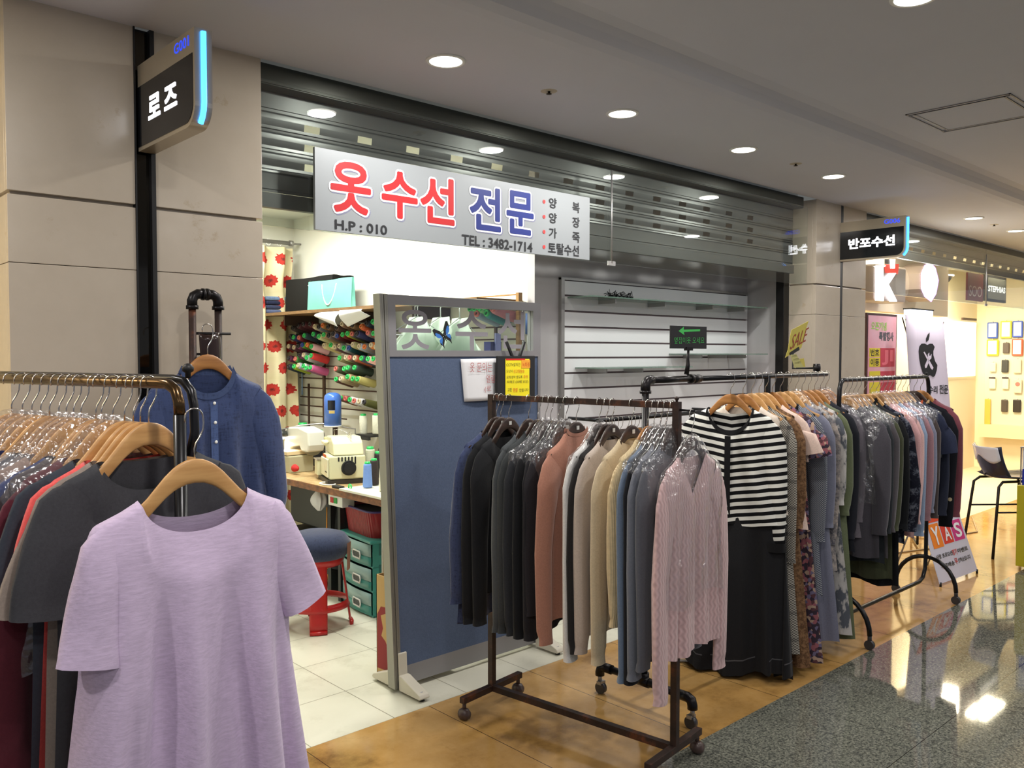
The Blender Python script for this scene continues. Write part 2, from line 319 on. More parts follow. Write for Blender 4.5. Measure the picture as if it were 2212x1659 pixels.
# dark header over the front, glass screens and roller shutters behind them
HDR = plain('dark_header_metal', (74, 76, 70), .32, .7)
def front(x0, x1, joints, zbot, nslat, holes, n, lab, glassbot):
    m = MB(); m.box(x0, x1, 3.085, 3.10, 2.652, CEIL).box(x0, x1, 3.09, 3.22, 2.648, 2.662)
    struct(m, 'trim_%d' % (3 + n), HDR, 'dark metal header strip above the ' + lab)
    w = thing('window_%d' % n, 'clear hanging glass screen above the opening of the ' + lab, 'window'); w['kind'] = 'structure'
    e = [x0] + joints + [x1]
    for a, b in zip(e[:-1], e[1:]): MB().box(a + .002, b - .002, 3.05, 3.058, glassbot, 2.652).build('glass_pane', GLASS, w)
    for j in joints: MB().tube([(j, 3.046, glassbot), (j, 3.046, 2.6)], .005, 6).build('joint_strip', ALU, w); MB().box(j - .03, j + .03, 3.042, 3.05, glassbot - .012, glassbot + .012).build('clamp', ALU, w)
    # roller shutter: perforated slats
    m = MB(); gr = MB(); top = 2.66; p = .08; z1 = top; SB = thing('roller_shutter', 'half lowered grey steel roller shutter behind the glass of the ' + lab, 'shutter')
    def strip(xa, xb, za, zb):
        m.grid(lambda a, b: (xa + (xb - xa) * b, 3.17 - .006 * math.sin(math.pi * ((za + (zb - za) * a - zbot) % p) / p), za + (zb - za) * a), 2, 1)
    zz = zbot + .055
    while zz < top - .001:
        zt = min(zz + p, top); hz = (zz + .029, zz + .057)
        if holes and any(abs(zz + .043 - h) < .03 for h in holes[0]):
            strip(x0, x1, zz + .004, hz[0]); strip(x0, x1, hz[1], zt - .004); xs = [x0]
            for hx in holes[1]: xs += [hx - .036, hx + .036]
            xs.append(x1)
            for a, b in zip(xs[::2], xs[1::2]): strip(a, b, hz[0], hz[1])
        else: strip(x0, x1, zz + .003, zt - .003)
        gr.box(x0, x1, 3.166, 3.176, zt - .0042, zt + .0042)
        gr.box(x0, x1, 3.1625, 3.166, zz + .0150, zz + .0162)
        zz += p
    m.box(x0, x1, 3.155, 3.185, zbot - .004, zbot + .055)
    m.build('slats', plain('shutter_steel', (96, 95, 92), .34, .5, var=.05), SB); gr.build('grooves', plain('shutter_groove', (26, 26, 25), .6), SB)
front(1.513, 5.70, [3.55], 2.19, 6, ((2.528, 2.448, 2.368), [1.795 + .2565 * k for k in range(14)]), 1, 'alteration shop', 2.095)
front(6.63, 16.0, [9.3, 11.6, 14], 2.44, 3, ((2.55,), [7.0 + .2565 * k for k in range(24)]), 2, 'phone shop', 2.095)
# slatted display wall panel in the recess
m = MB(); Zt = 2.052; xa, xb = 3.735, 5.77; k = 0; z = Zt
sl = thing('slatwall_panel', 'white grooved display panel with dark grooves on the recess wall', 'display panel'); GRV = plain('brown_groove', (112, 98, 100), .6)
MB().box(xa, xb, 3.592, 3.60, .35, Zt).build('backing', GRV, sl)
m = MB(); zs = [Zt - .0 - .0948 * k for k in range(19)]
for a, b in zip(zs[1:], zs[:-1]): m.box(xa, xb, 3.578, 3.592, a + .006, b - .006)
m.build('boards', plain('slatwall_white', (238, 238, 240), .4), sl)
MB().box(xa - .028, xa, 3.575, 3.60, .3, Zt + .012).box(xa - .028, xb, 3.577, 3.60, Zt, Zt + .018).build('frame', ALU, sl)
def glass_shelf(p, lab, brk=()):
    s = thing('glass_shelf', lab, 'shelf'); m = MB(); n = len(p) // 2
    (x0, x1, z, d) = p; m.box(x0, x1, 3.576 - d, 3.576, z - .004, z + .004); m.build('glass_plate', mk('green_edge_glass', lambda t: t.set(Base_Color=lin((120, 148, 134)), Roughness=.08, Alpha=.55)), s)
    for b in brk: MB().box(b - .006, b + .006, 3.577 - d * .7, 3.577, z - .03, z - .0045).build('bracket', ALU, s)
    return s
glass_shelf((3.76, 5.72, 1.945, .20), 'long high glass shelf on the slatted panel', (4.05, 4.55, 5.1, 5.5))
glass_shelf((4.78, 5.70, 1.60, .22), 'short glass shelf at the right half of the slatted panel', (4.95, 5.25, 5.5))
glass_shelf((3.83, 4.75, 1.515, .22), 'short glass shelf at the left half of the slatted panel', (3.95, 4.3))
m = MB(); random.seed(4)
for k in range(26):
    a = Vector((4.02 + random.random() * .22, 3.46 + random.random() * .04, 1.956 + random.random() * .02)); m.tube([a, a + Vector((random.uniform(-.04, .04), 0, random.uniform(.0, .035))), a + Vector((random.uniform(-.06, .06), .01, .0))], .002, 5)
for k in range(6): m.box(4.04 + k * .035, 4.06 + k * .035, 3.45, 3.49, 1.951, 1.966)
solo(m, 'metal_clips', plain('dark_clip_metal', (50, 52, 52), .3, .8), 'small heap of dark metal clips on the high glass shelf', 'clips')
# ceiling fittings
LAMPG = glow('lamp_diffuser_glow', (255, 250, 240), 9)
def downlight(x, y, z, lab, power=16):
    t = thing('downlight', lab, 'ceiling light', (x, y, z))
    MB().lathe([(.062, -.001), (.064, -.006), (.074, -.006), (.078, -.002), (.078, 0)], 28, caps=False).build('rim', WHITE, t)
    MB().lathe([(.0, -.0045), (.063, -.0045)], 28, caps=False).build('diffuser', LAMPG, t)
    area('downlight_lamp', (x, y, z - .012), .118, power, (1, .965, .92))
names = ['nearest ceiling light, above the big sign', 'second ceiling light along the shop fronts', 'third ceiling light along the shop fronts', 'fourth ceiling light along the shop fronts', 'ceiling light right of the lit right-hand shop sign', 'last ceiling light at the right edge']
for k, (x, n) in enumerate(zip(LAMP_ROW, names)): downlight(x, 2.59, CEIL, 'round white recessed downlight, ' + n)
_p = onz(1975, -6, 2.79); downlight(_p.x, _p.y, 2.79, 'round recessed downlight cut by the top edge of the photo')
downlight(-.03, 2.59, CEIL, 'round white recessed downlight out of frame left of the pilaster')
for x, y, n in ((2.605, 2.589, 'between the first two ceiling lights'), (4.66, 2.575, 'between the third and fourth ceiling lights'), (8.1, 2.6, 'far right between two ceiling lights')):
    t = thing('sprinkler_head', 'small dark sprinkler head in the ceiling ' + n, 'sprinkler', (x, y, CEIL)); MB().lathe([(.0, -.001), (.034, -.001), (.036, 0)], 20, caps=False).build('plate', mk('off_white', _wallp((190, 180, 160))), t)
    MB().lathe([(.0, -.014), (.012, -.013), (.012, -.011), (.005, -.009), (.006, -.001)], 12).build('nozzle', plain('brass_dark', (60, 50, 40), .4, .7), t)
t = thing('access_panel', 'square ceiling access panel with thin grey frame', 'ceiling panel')
x0, x1, y0, y1 = 4.32, 4.81, 1.33, 1.80
m = MB(); zc = 2.79
for w0, w1 in ((0, .008), (.03, .038)):
    m.box(x0 + w0, x1 - w0, y0 + w0, y0 + w1, zc - .004, zc).box(x0 + w0, x1 - w0, y1 - w1, y1 - w0, zc - .004, zc).box(x0 + w0, x0 + w1, y0, y1, zc - .004, zc).box(x1 - w1, x1 - w0, y0, y1, zc - .004, zc)
m.build('frame', plain('panel_frame_grey', (128, 126, 128), .5), t); MB().box(x0 + .03, x1 - .03, y0 + .03, y1 - .03, zc - .002, zc + .01).build('lid', CEILM, t)
# ================================================================ signs
RED = plain('sign_red', (190, 28, 34), .45); BLUE = plain('sign_blue', (26, 44, 124), .45); OUTL = plain('sign_white_outline', (236, 236, 240), .5); SHAD = plain('sign_violet_shadow', (128, 130, 156), .5)
INK = plain('sign_black_ink', (28, 30, 34), .5); REDDOT = plain('sign_red_dot', (222, 60, 60), .5)
sg = thing('shop_sign', 'long silver sign board with large red and blue Korean lettering over the opening', 'sign')
MB().box(1.728, 3.352, 3.028, 3.042, 2.097, 2.424).build('board', SILVER, sg)
def W2(cu, cv, y=3.028): u, v = 550 + .361664 * cu, 100 + .361664 * cv; p = ony(u, v, y); return p
def big(body, xl, xr, cx_, yt, yb, mat):
    a, b = W2(xl, (yt + yb) / 2).x, W2(xr, (yt + yb) / 2).x; zt, zb = W2(cx_, yt).z, W2(cx_, yb).z
    gv, gf = glyphs(body, 0); X0 = min(v.x for v in gv); X1 = max(v.x for v in gv); Y0 = min(v.y for v in gv); Y1 = max(v.y for v in gv); e = .0062; a += e; b -= e; zb += e; zt -= e
    for nm, mt, yy, rr, dx, dz in (('letter_shadow', SHAD, 3.0276, .0150, .005, -.004), ('letter_outline', OUTL, 3.0268, .0145, 0, 0), ('letter', mat, 3.0260, e, 0, 0)):
        m = MB()
        for q in range(15):
            r_ = 0 if q == 14 else rr; i = len(m.v); ox, oz = dx + r_ * math.cos(q * .4488), dz + r_ * math.sin(q * .4488)
            m.v += [(a + (b - a) * (v.x - X0) / (X1 - X0) + ox, yy - q * .00003, zb + (zt - zb) * (v.y - Y0) / (Y1 - Y0) + oz) for v in gv]; m.f += [tuple(i + k for k in f) for f in gf]; m.sm += [False] * len(gf)
        m.build(nm, mt, sg)
big('옷', 452, 694, 572, 692, 1000, RED); big('수', 757, 973, 865, 748, 1030, RED); big('선', 988, 1193, 1118, 785, 1065, RED)
big('전', 1283, 1470, 1382, 838, 1102, BLUE); big('문', 1503, 1666, 1586, 868, 1125, BLUE)
def small(body, xl, xr, yt, yb, off=.022, mat=INK):
    c_ = (xl + xr) / 2; a, b = W2(xl, (yt + yb) / 2).x, W2(xr, (yt + yb) / 2).x; lettering(body, (a, 3.026, W2(c_, yb).z), (b - a, 0, 0), (0, 0, W2(c_, yt).z - W2(c_, yb).z), mat, sg, off=off)
small('H.P : 010', 478, 790, 1052, 1110); small('TEL : 3482-1714', 1237, 1658, 1148, 1208)
for k, (l, r_) in enumerate((('양', '복'), ('양', '장'), ('가', '죽'))):
    yl = 937 + 89 * k; small(l, 1757, 1803, yl - 31, yl + 31, .02); small(r_, 1897, 1940, yl + 26 - 31, yl + 26 + 31, .02)
small('토탈수선', 1752, 1936, 1180, 1247, .02)
for k in range(4):
    p = W2(1728, 928 + 90 * k); MB().lathe([(0, 0), (.0095, 0)], 20, M=Matrix.Translation((p.x, 3.0262, p.z)) @ Matrix.Rotation(math.pi / 2, 4, 'X'), caps=False).build('bullet', REDDOT, sg)
# two lit blade signs standing out from the pilasters
LEDB = glow('blue_edge_light', (60, 150, 255), 5.5); LEDW = glow('white_letter_light', (250, 250, 255), 7); NUMB = glow('blue_number_light', (40, 70, 240), 1.6)
def blade(x, txt, num, lab, ty):
    t = thing('blade_sign', lab, 'sign', (x, 0, 0)); y0, y1, z0, z1 = 2.565, 3.05, 2.30, 2.592; r = .07
    def outline(d, zt=0):
        P = [(y1 - 0, z0 + d), (y1 - 0, z1 - d - zt), (y0 + d, z1 - d - zt)]
        for k in range(9): a = math.pi / 2 * k / 8; P.append((y0 + r - (r - d) * math.cos(a), z0 + r - (r - d) * math.sin(a)))
        return P
    R = Matrix(((0, 1, 0, 0), (1, 0, 0, 0), (0, 0, 1, 0), (0, 0, 0, 1)))   # swap so the prism runs along x
    MB().prism(outline(0), -.055, 0.0, M=R).build('case', plain('case_champagne', (176, 164, 142), .3, .4), t)
    P = outline(.013, .062); MB().prism(P, -.057, -.055, M=R).build('face', plain('black_acrylic', (18, 19, 22), .12), t)
    m = MB(); pts = [(-.028, y0 - .004, z1 - .01), (-.028, y0 - .004, z0 + r)] + [(-.028, y0 + r - (r + .004) * math.cos(a), z0 + r - (r + .004) * math.sin(a)) for a in (.3, .6, .9)]
    m.tube(pts, .009, 8); m.build('edge_light', LEDB, t)
    lettering(num, (-.0562, 2.605 + .12 if 0 else 2.72, z1 - .047), (0, -.115, 0), (0, 0, .032), NUMB, t, off=.01, name='number')
    k = len(txt); ya, yb, za, zb = ty
    lettering(txt, (-.0585, ya, za), (0, yb - ya, 0), (0, 0, zb - za), LEDW, t, off=.03, name='lettering')
    MB().box(-.04, -.0, 3.0, 3.05, z0 + .03, z1 - .03).build('bracket', BLACK, t)
blade(1.112, '로 즈', 'G001', 'lit black blade sign with two white Korean letters on the left pilaster', (2.945, 2.70, 2.385, 2.462))
blade(6.25, '반포수선', 'G006', 'lit black blade sign with four white Korean letters on the right pilaster', (2.985, 2.64, 2.385, 2.462))
# office partition
PX0, PX1, PY = 2.20, 3.228, 3.27
pt = thing('office_partition', 'blue fabric office partition screen with grey metal frame and window', 'partition', (0, 0, 0))
GF = plain('grey_partition_frame', (142, 140, 142), .42, .3)
m = MB(); m.box(PX0 + .078, PX1 - .055, PY, PY + .045, 1.832, 1.875).box(PX0 + .078, PX1 - .055, PY, PY + .045, 1.588, 1.618).box(PX0 + .034, PX1 - .02, PY + .005, PY + .04, .025, .115).box(PX1 - .055, PX1, PY, PY + .045, 1.588, 1.875).box(PX1 - .018, PX1, PY, PY + .045, .02, 1.588).box(PX0 + .036, PX0 + .078, PY, PY + .045, 1.588, 1.875)
m.build('frame', GF, pt)
m = MB()
for k, (a, b) in enumerate(((0, .010), (.013, .022), (.025, .034), (.037, .045))): m.box(PX0 + a - .01, PX0 + b - .01, PY - .004 + .003 * (k % 2), PY + .05, .02, 1.878)
m.box(PX0 - .008, PX0 + .03, PY + .004, PY + .045, .02, 1.87); m.build('end_post', plain('ribbed_grey_post', (150, 148, 140), .4, .5), pt)
MB().box(PX0 + .034, PX1 - .018, PY + .006, PY + .04, .115, 1.588).build('fabric_panel', mk('blue_grey_felt', lambda t: (t.set(Base_Color=t.mix(t.noise(140, 4), lin((70, 84, 110)), lin((92, 106, 134))), Roughness=.95), t.bump(t.noise(200, 3), .0008))), pt)
MB().box(PX0 + .075, PX1 - .055, PY + .018, PY + .024, 1.618, 1.832).build('window_pane', GLASS, pt)
for nm, ax in (('left', PX0 + .04), ('right', PX1 - .02)):
    for sgn in (-1, 1):
        y0 = PY + .02; m = MB(); q = [(y0 + sgn * .03, .012), (y0 + sgn * .19, .012), (y0 + sgn * .20, .02), (y0 + sgn * .19, .035), (y0 + sgn * .05, .085), (y0 + sgn * .03, .085)]
        R = Matrix(((0, 1, 0, 0), (1, 0, 0, 0), (0, 0, 1, 0), (0, 0, 0, 1))); m.prism(q, ax - .03, ax + .03, M=R); m.box(ax - .025, ax + .025, y0 + sgn * .028 - .006, y0 + sgn * .028 + .006, .05, .19)
        f = m.build('foot', plain('ivory_plastic', (206, 200, 184), .5), pt, bevel=.004); MB().lathe([(0, .037), (.012, .037), (.012, .03)], 12, M=Matrix.Translation((ax, y0 + sgn * .165, .005))).build('bolt', ALU, f)
        MB().lathe([(.015, 0), (.012, .014)], 10, M=Matrix.Translation((ax, y0 + sgn * .17, 0))).build('glide', BLACK, f)
TXG = plain('grey_vinyl', (138, 134, 140), .5)
def PW(cu, cv): return ony(800 + .180832 * cu, 620 + .180832 * cv, PY + .016)
for ch, xl, xr, yt, yb in (('옷', 325, 720, 272, 745), ('수', 1010, 1400, 285, 760), ('선', 1520, 1850, 285, 735)):
    e = .0035; a, b = PW(xl, 500).x + e, PW(xr, 500).x - e; zb, zt = PW((xl + xr) / 2, yb).z + e, PW((xl + xr) / 2, yt).z - e; gv, gf = glyphs(ch, 0); X0 = min(v.x for v in gv); X1 = max(v.x for v in gv); Y0 = min(v.y for v in gv); Y1 = max(v.y for v in gv); m = MB()
    for q in range(13):
        i = len(m.v); r_ = 0 if q == 12 else e; m.v += [(a + (b - a) * (v.x - X0) / (X1 - X0) + r_ * math.cos(q * .5236), PY + .0168 - q * .00003, zb + (zt - zb) * (v.y - Y0) / (Y1 - Y0) + r_ * math.sin(q * .5236)) for v in gv]; m.f += [tuple(i + k for k in f) for f in gf]; m.sm += [False] * len(gf)
    m.build('vinyl_lettering', TXG, pt)
for o in [c for c in pt.children_recursive]:                     # the screen leans a little at its left end
    for v in o.data.vertices: v.co.x += (1 - v.co.z / 1.875) * .072 * max(0, 3.228 - v.co.x)
# butterfly sticker, notes, television shaped sign
c_ = PW(870, 590); bf = thing('butterfly_ornament', 'blue and black butterfly stuck on the partition window', 'ornament', (c_.x, PY + .008, c_.z)); bf.rotation_euler = (0, math.radians(-28), 0)
def wing(sc, sx):
    up = [(0, .004), (.012, .034), (.040, .062), (.052, .058), (.050, .030), (.036, .012), (.012, .0)]; lo = [(0, 0), (.018, .0), (.036, -.006), (.038, -.026), (.030, -.036), (.026, -.054), (.020, -.036), (.008, -.022)]
    return [(sx * (x - .012) * sc + sx * .012, z * sc) for x, z in up], [(sx * (x - .012) * sc + sx * .012, z * sc) for x, z in lo]
for sx in (-1, 1):
    m = MB()
    for p in wing(1, sx): m.prism(p, -.001, 0)
    w = m.build('wing', BLACK, bf); m = MB()
    for p in wing(.62, sx): m.prism([(x + sx * .009, z + (.008 if k < 0 else 0)) for k, (x, z) in enumerate(p)], -.002, -.0011)
    m.build('wing_patch', plain('butterfly_blue', (60, 120, 200), .4), w)
MB().tube([(0, -.003, .02), (0, -.003, 0), (0, -.003, -.026)], [.0015, .0035, .0015], 8).build('body', BLACK, bf)
p0 = PW(1055, 860); p1 = PW(1440, 1365)
nt = thing('paper_note', 'white paper note with red handwriting taped on the blue partition', 'note', (0, 0, 0))
a = PW(1052, 862); b = PW(1480, 850); c = PW(1480, 1345); d = PW(1095, 1368)
MB().grid(lambda s, q: (lambda P: (P.x, PY - .001 - .010 * math.sin(3.1 * q) * s, P.z))((a.lerp(b, q)).lerp(d.lerp(c, q), s)), 10, 8).build('sheet', plain('white_paper', (226, 226, 228), .8), nt, solid=.0006)
PEN = plain('red_marker', (176, 84, 84), .7)
def note(body, xl, xr, yt, yb, y, par, mat, off=-.006, Q=PW):
    A, B = Q(xl, (yt + yb) / 2).x, Q(xr, (yt + yb) / 2).x; z0 = Q((xl + xr) / 2, yb).z; z1 = Q((xl + xr) / 2, yt).z; lettering(body, (A, y, z0), (B - A, 0, 0), (0, 0, z1 - z0), mat, par, off=off, name='handwriting')
note('옷 문의는', 1145, 1410, 900, 1015, PY - .0135, nt, PEN); note('열림', 1340, 1440, 1050, 1140, PY - .0135, nt, PEN); note('(로', 1322, 1400, 1180, 1260, PY - .0135, nt, PEN)
tv = thing('television_shaped_board', 'black board shaped like a television with two aerials and a yellow notice', 'notice board', (0, 0, 0)); A = PW(1442, 822); B = PW(1895, 1300); Y = PY - .02
MB().box(A.x, PW(1895, 822).x, Y - .012, Y, B.z - .02, A.z).build('board', plain('black_felt_board', (28, 28, 30), .8), tv, bevel=.004)
for xa_, xb_ in ((1632, 1560), (1718, 1775)):
    q, r_ = PW(xa_, 835), PW(xb_, 655); MB().tube([(q.x, Y - .006, q.z), (r_.x, Y - .006, r_.z)], .0085, 4, sq=True).build('aerial', BLACK, tv)
q, r_ = PW(1537, 860), PW(1822, 1298); nl = MB().box(q.x, PW(1822, 860).x, Y - .0145, Y - .0125, r_.z, q.z).build('yellow_notice', plain('bright_yellow_paper', (250, 232, 30), .6), tv)
MB().box(q.x + .002, PW(1770, 860).x, Y - .0155, Y - .0145, q.z - .006, q.z + .002).build('red_strip', plain('red_tape', (214, 40, 30), .5), nl)
MB().box(PW(1725, 900).x, PW(1828, 900).x, Y - .016, Y - .0148, PW(1780, 968).z, PW(1780, 870).z).build('orange_strip', plain('orange_paper', (246, 168, 50), .6), nl)
GP = plain('olive_marker', (86, 88, 30), .7); RP = plain('orange_marker', (216, 96, 30), .7)
for txt, xl, xr, yt, yb, mt in (('CCTV설치간', 1545, 1712, 905, 945, GP), ('녹화중', 1735, 1822, 900, 950, RP), ('도난시', 1545, 1618, 985, 1020, GP), ('신고및발송', 1630, 1760, 982, 1024, RP), ('오며 받아 옆도록', 1548, 1735, 1055, 1090, GP), ('주의', 1748, 1800, 1050, 1090, RP), ('피해로 (20배 보상)', 1552, 1806, 1110, 1150, GP), ('교환', 1560, 1610, 1200, 1245, GP), ('환불', 1625, 1680, 1200, 1250, RP), ('안됩니다', 1700, 1808, 1205, 1245, GP)):
    note(txt, xl, xr, yt, yb, Y - .0165, nl, mt, .0)
# ================================================================ hangers, clothes, plastic covers
def lerp_tab(x, T):
    if x <= T[0][0]: return T[0][1]
    for (a, p), (b, q) in zip(T[:-1], T[1:]):
        if x <= b: k = (x - a) / (b - a); return p + (q - p) * k
    return T[-1][1]
DROP = [(0, 0), (.02, .003), (.04, .013), (.06, .030), (.08, .052), (.10, .074), (.12, .090), (.15, .106), (.19, .122), (.225, .138), (.30, .20)]
def drop(ax): return lerp_tab(ax, DROP)
NECK = -.098                                                   # hanger apex below the top of the rail
HANG = {}
def hanger(kind, loc, rz, label, group, tilt=0):
    """wooden hanger: arched body and wire hook; local x across, -y front, z = 0 at the top of the rail"""
    if kind not in HANG:
        root = thing('wooden_hanger', 'x', 'hanger'); wood = {'maple': WOOD, 'amber': WOODO, 'dark': WOODD}[kind]; n = 22; th = .0055
        def sec(u, w):
            x = -.195 + .39 * u; ax = abs(x); zt = NECK - drop(ax); h = lerp_tab(ax, [(0, .050), (.03, .048), (.08, .040), (.215, .026)]); e = 1 if ax < .18 else max(.35, 1 - ((ax - .18) / .015) * .65)
            a = 2 * math.pi * w; cy, cz = math.cos(a), math.sin(a); return (x, (abs(cy) ** .6) * math.copysign(1, cy) * th * e - .0, zt - h / 2 + (abs(cz) ** .6) * math.copysign(1, cz) * h / 2 * e)
        m = MB(); m.grid(sec, 2 * n, 14)
        for u in (0, 1): i = len(m.v); m.v += [sec(u, w / 14) for w in range(14)]; m.f.append(tuple(range(i, i + 14))); m.sm.append(False)
        m.build('hanger_body', wood, root, weld=True)
        r = .019; P = [(0, 0, NECK - .004), (0, 0, -.078), (.003, 0, -.068), (.012, 0, -.055), (.019, 0, -.040), (.0205, 0, -.026)] + [(r * math.cos(a), 0, -.014 + r * math.sin(a) * .95) for a in [k * math.pi / 8 for k in range(9)]] + [(-.0185, 0, -.024)]
        MB().tube(P, .0017, 7).build('hook', CHROME, root)
        if kind == 'dark': MB().box(-.008, .010, -.0088, -.0076, NECK - .034, NECK - .018).build('size_sticker', WHITE, root)
        HANG[kind] = root; o = root
    else: o = copy_tree(HANG[kind])
    o.location = loc; o.rotation_euler = (tilt, 0, rz); return tag(o, label, 'hanger', group)
def garment(name, cat, P, mat, loc, rz, label, group, seed=0):
    """P: sw shoulder half width, nw/nd neck, L length below the shoulder, hw hem half width, th thickness, fa fold height, sl sleeve length"""
    rnd = random.Random(seed); sw, nw, nd, L, hw, th, fa = (P.get(k, d) for k, d in (('sw', .215), ('nw', .10), ('nd', .07), ('L', .62), ('hw', .22), ('th', .034), ('fa', .009)))
    sleeve, v, zs0 = P.get('sleeve', 'long'), P.get('v', 0), NECK - drop(nw) + .005; root = thing(name, label, cat, loc, rz, group); ph = [rnd.uniform(0, 6.28) for _ in range(6)]; fr = rnd.uniform(.85, 1.2)
    zhem = NECK - .08 - L; chest = P.get('chest', 1.0); NU, NV = P.get('res', (30, 26)); wt = [(0, 1), (.12, chest * .97), (.3, chest), (max(.31, L), hw / sw)]
    def fold(s, d):
        k = min(1, max(0, d - .04) / .28); return fa * k * (math.sin(9.5 * fr * s + ph[0] + 1.3 * d) + .6 * math.sin(17 * fr * s + ph[1] - 2.2 * d) * min(1, d * 1.6) + .3 * math.sin(31 * s + ph[2] + 3 * d) * min(1, d))
    def surf(sign):
        def fn(a, b):
            s = -1 + 2 * a; s = math.copysign(abs(s) ** .9, s); x = s * sw; ax = abs(x)
            if ax < nw:
                q = ax / nw; dd = (nd if sign < 0 else P.get('nb', .012)); c = (1 - q) if (v and sign < 0) else math.sqrt(max(0, 1 - q ** 2.2)); zt = NECK - drop(nw) + .015 - dd * c
            else: zt = NECK - drop(ax) + .015 - .027 * max(0, (ax - .195) / .02) ** 2
            hem = zhem + .010 * math.sin(5 * s + ph[3]) + (.0 if sign < 0 else -.006) - P.get('dip', 0) * (1 - s * s); z = zt + (hem - zt) * b; d = max(0, (NECK - .12) - z)
            x *= lerp_tab(d, wt); y = sign * (th / 2 + .022 * d * (hw > .24)) * math.sqrt(max(0, 1 - abs(s) ** 3.5)) * min(1, .3 + b * 5 if ax < nw else math.sqrt(b * 9)) + fold(s, d)
            return (x, y, z)
        return fn
    m = MB(); m.grid(surf(-1), NU, NV); m.grid(surf(1), NU, NV)
    zcut = P.get('waist')
    b = m.build('garment_body', mat, root, weld=True)
    if zcut:                                                   # skirt in another cloth from the waist down
        m = MB(); W0 = sw * lerp_tab(zcut, wt); HW = hw
        def sk(a, q):
            an = 2 * math.pi * a; z = NECK - .12 - zcut + .01 - q * (P['skirt'] + .02 * math.sin(3 * an + ph[4])); r = W0 + (HW - W0) * q; k = fa * 3.4 * q; rr = 1 + .0
            return ((r + k * math.sin(11 * an + ph[5])) * math.cos(an), (th * .55 + .05 * q) * math.sin(an) + k * math.sin(9 * an + ph[0]) + k * .7 * math.sin(17 * an), z)
        m.grid(sk, 72, 22); m.build('skirt', P['skmat'], root, weld=True)
        if P.get('hemline'): m = MB(); m.grid(lambda a, q: tuple(c * (1.006 if i < 2 else 1) for i, c in enumerate(sk(a, .90 + .008 * q))), 72, 1); m.build('hem_stitching', plain('grey_thread', (78, 78, 82), .8), root)
    if sleeve != 'none':
        for sx in (-1, 1):
            sl = P.get('sl', .60); zs = NECK - drop(sw) - .0; sp = P.get('flare', 0) + rnd.uniform(-.008, .008); yo = P.get('yo', -.008) + rnd.uniform(-.006, .006)
            if sleeve == 'long': T = [(-.060, -.060, .070, .014), (-.030, -.090, .074, .018), (-.002, -.14, .066, .022), (.010 + sp * .4, -.25, .055, .024), (.016 + sp, -.40, .048, .022), (.012 + sp, -sl + .06, .042, .020), (.010 + sp, -sl + .03, .036 if P.get('cuff') else .040, .018), (.012 + sp, -sl, .038 if P.get('cuff') else .042, .019)]
            elif sleeve == 'half': T = [(-.060, -.055, .075, .014), (-.03, -.085, .085, .018), (.004, -.15, .085, .022), (.03 + sp, -sl * .7, .088, .024), (.045 + sp, -sl, .092, .026)]
            else: T = P['T'][sx]
            K = []                                               # resample
            for a, b_ in zip(T[:-1], T[1:]):
                for q in range(3): K.append(tuple(a[i] + (b_[i] - a[i]) * q / 3 for i in range(4)))
            K.append(T[-1]); n = 18; m = MB(); p6 = rnd.uniform(0, 6)
            pts = [Vector((sx * (sw + k[0]), yo * min(1, -k[1] * 5) if k[1] < 0 else 0, zs + k[1] + .02)) for k in K]
            def sf(a, b_):
                i = min(len(K) - 1, round(a * (len(K) - 1))); t = (pts[min(i + 1, len(K) - 1)] - pts[max(i - 1, 0)]).normalized(); nrm = Vector((t.z, 0, -t.x)); an = 2 * math.pi * b_; k = K[i]; w = 1 + .10 * math.sin(3 * an + p6 + 4 * a) * min(1, a * 2)
                return pts[i] + nrm * (k[2] * w * math.cos(an)) + Vector((0, k[3] * w * math.sin(an) + .004 * math.sin(2 * p6 + 9 * a) * a, 0))
            m.grid(sf, len(K) - 1, n); m.build('sleeve', P.get('slmat', mat), root, weld=True)
    if P.get('collar'):
        cw, cm = P['collar']; 
        for sign in (-1, 1):
            f = surf(sign)
            def cf(a, b_):
                aa = .5 + (a - .5) * (nw / sw) ** (1 / .9) * (.999 if P.get('up') else 1.12); u_ = P.get('up', 0); x, y, z = f(aa, 0 if u_ else max(.0, b_ * cw / L * 1.1 - .004)); 
                return (x * (1 - .12 * b_), sign * (abs(y) + .002), z + u_ * b_) if u_ else (x, y + sign * .0035, z)
            m = MB(); m.grid(cf, 26, 3); m.build('collar', cm, root, weld=True)
    return root
COVN = [0]
def cover(root_loc, rz, label, group, L=.46, w=.235, th=.05, seed=0):
    rnd = random.Random(seed); ph = [rnd.uniform(0, 6.28) for _ in range(5)]
    def fn(sign):
        def f(a, b):
            s = -1 + 2 * a; x = s * w; ax = abs(x); zt = NECK + .012 - drop(ax * .92) * .97; zb = NECK - .10 - L + .02 * math.sin(4 * s + ph[0]); z = zt + (zb - zt) * b
            y = sign * (th * math.sqrt(max(0, 1 - abs(s) ** 4)) * math.sqrt(min(1, b * 7 + .003))) + .006 * math.sin(13 * s + ph[1] + 5 * b) * min(1, b * 3) + .004 * math.sin(23 * s - 11 * b + ph[2]) * min(1, b * 4) * (1 - abs(s) ** 8)
            return (x * (1 + .04 * b) + .003 * math.sin(20 * b + ph[3]), y, z)
        return f
    m = MB(); m.grid(lambda a, b: fn(-1)(a, b ** 1.5), 22, 20); m.grid(lambda a, b: fn(1)(a, b ** 1.5), 22, 20); o = m.build('plastic_cover', FILM, None, loc=root_loc, weld=True, rz=rz); return tag(o, label, 'plastic cover', group)
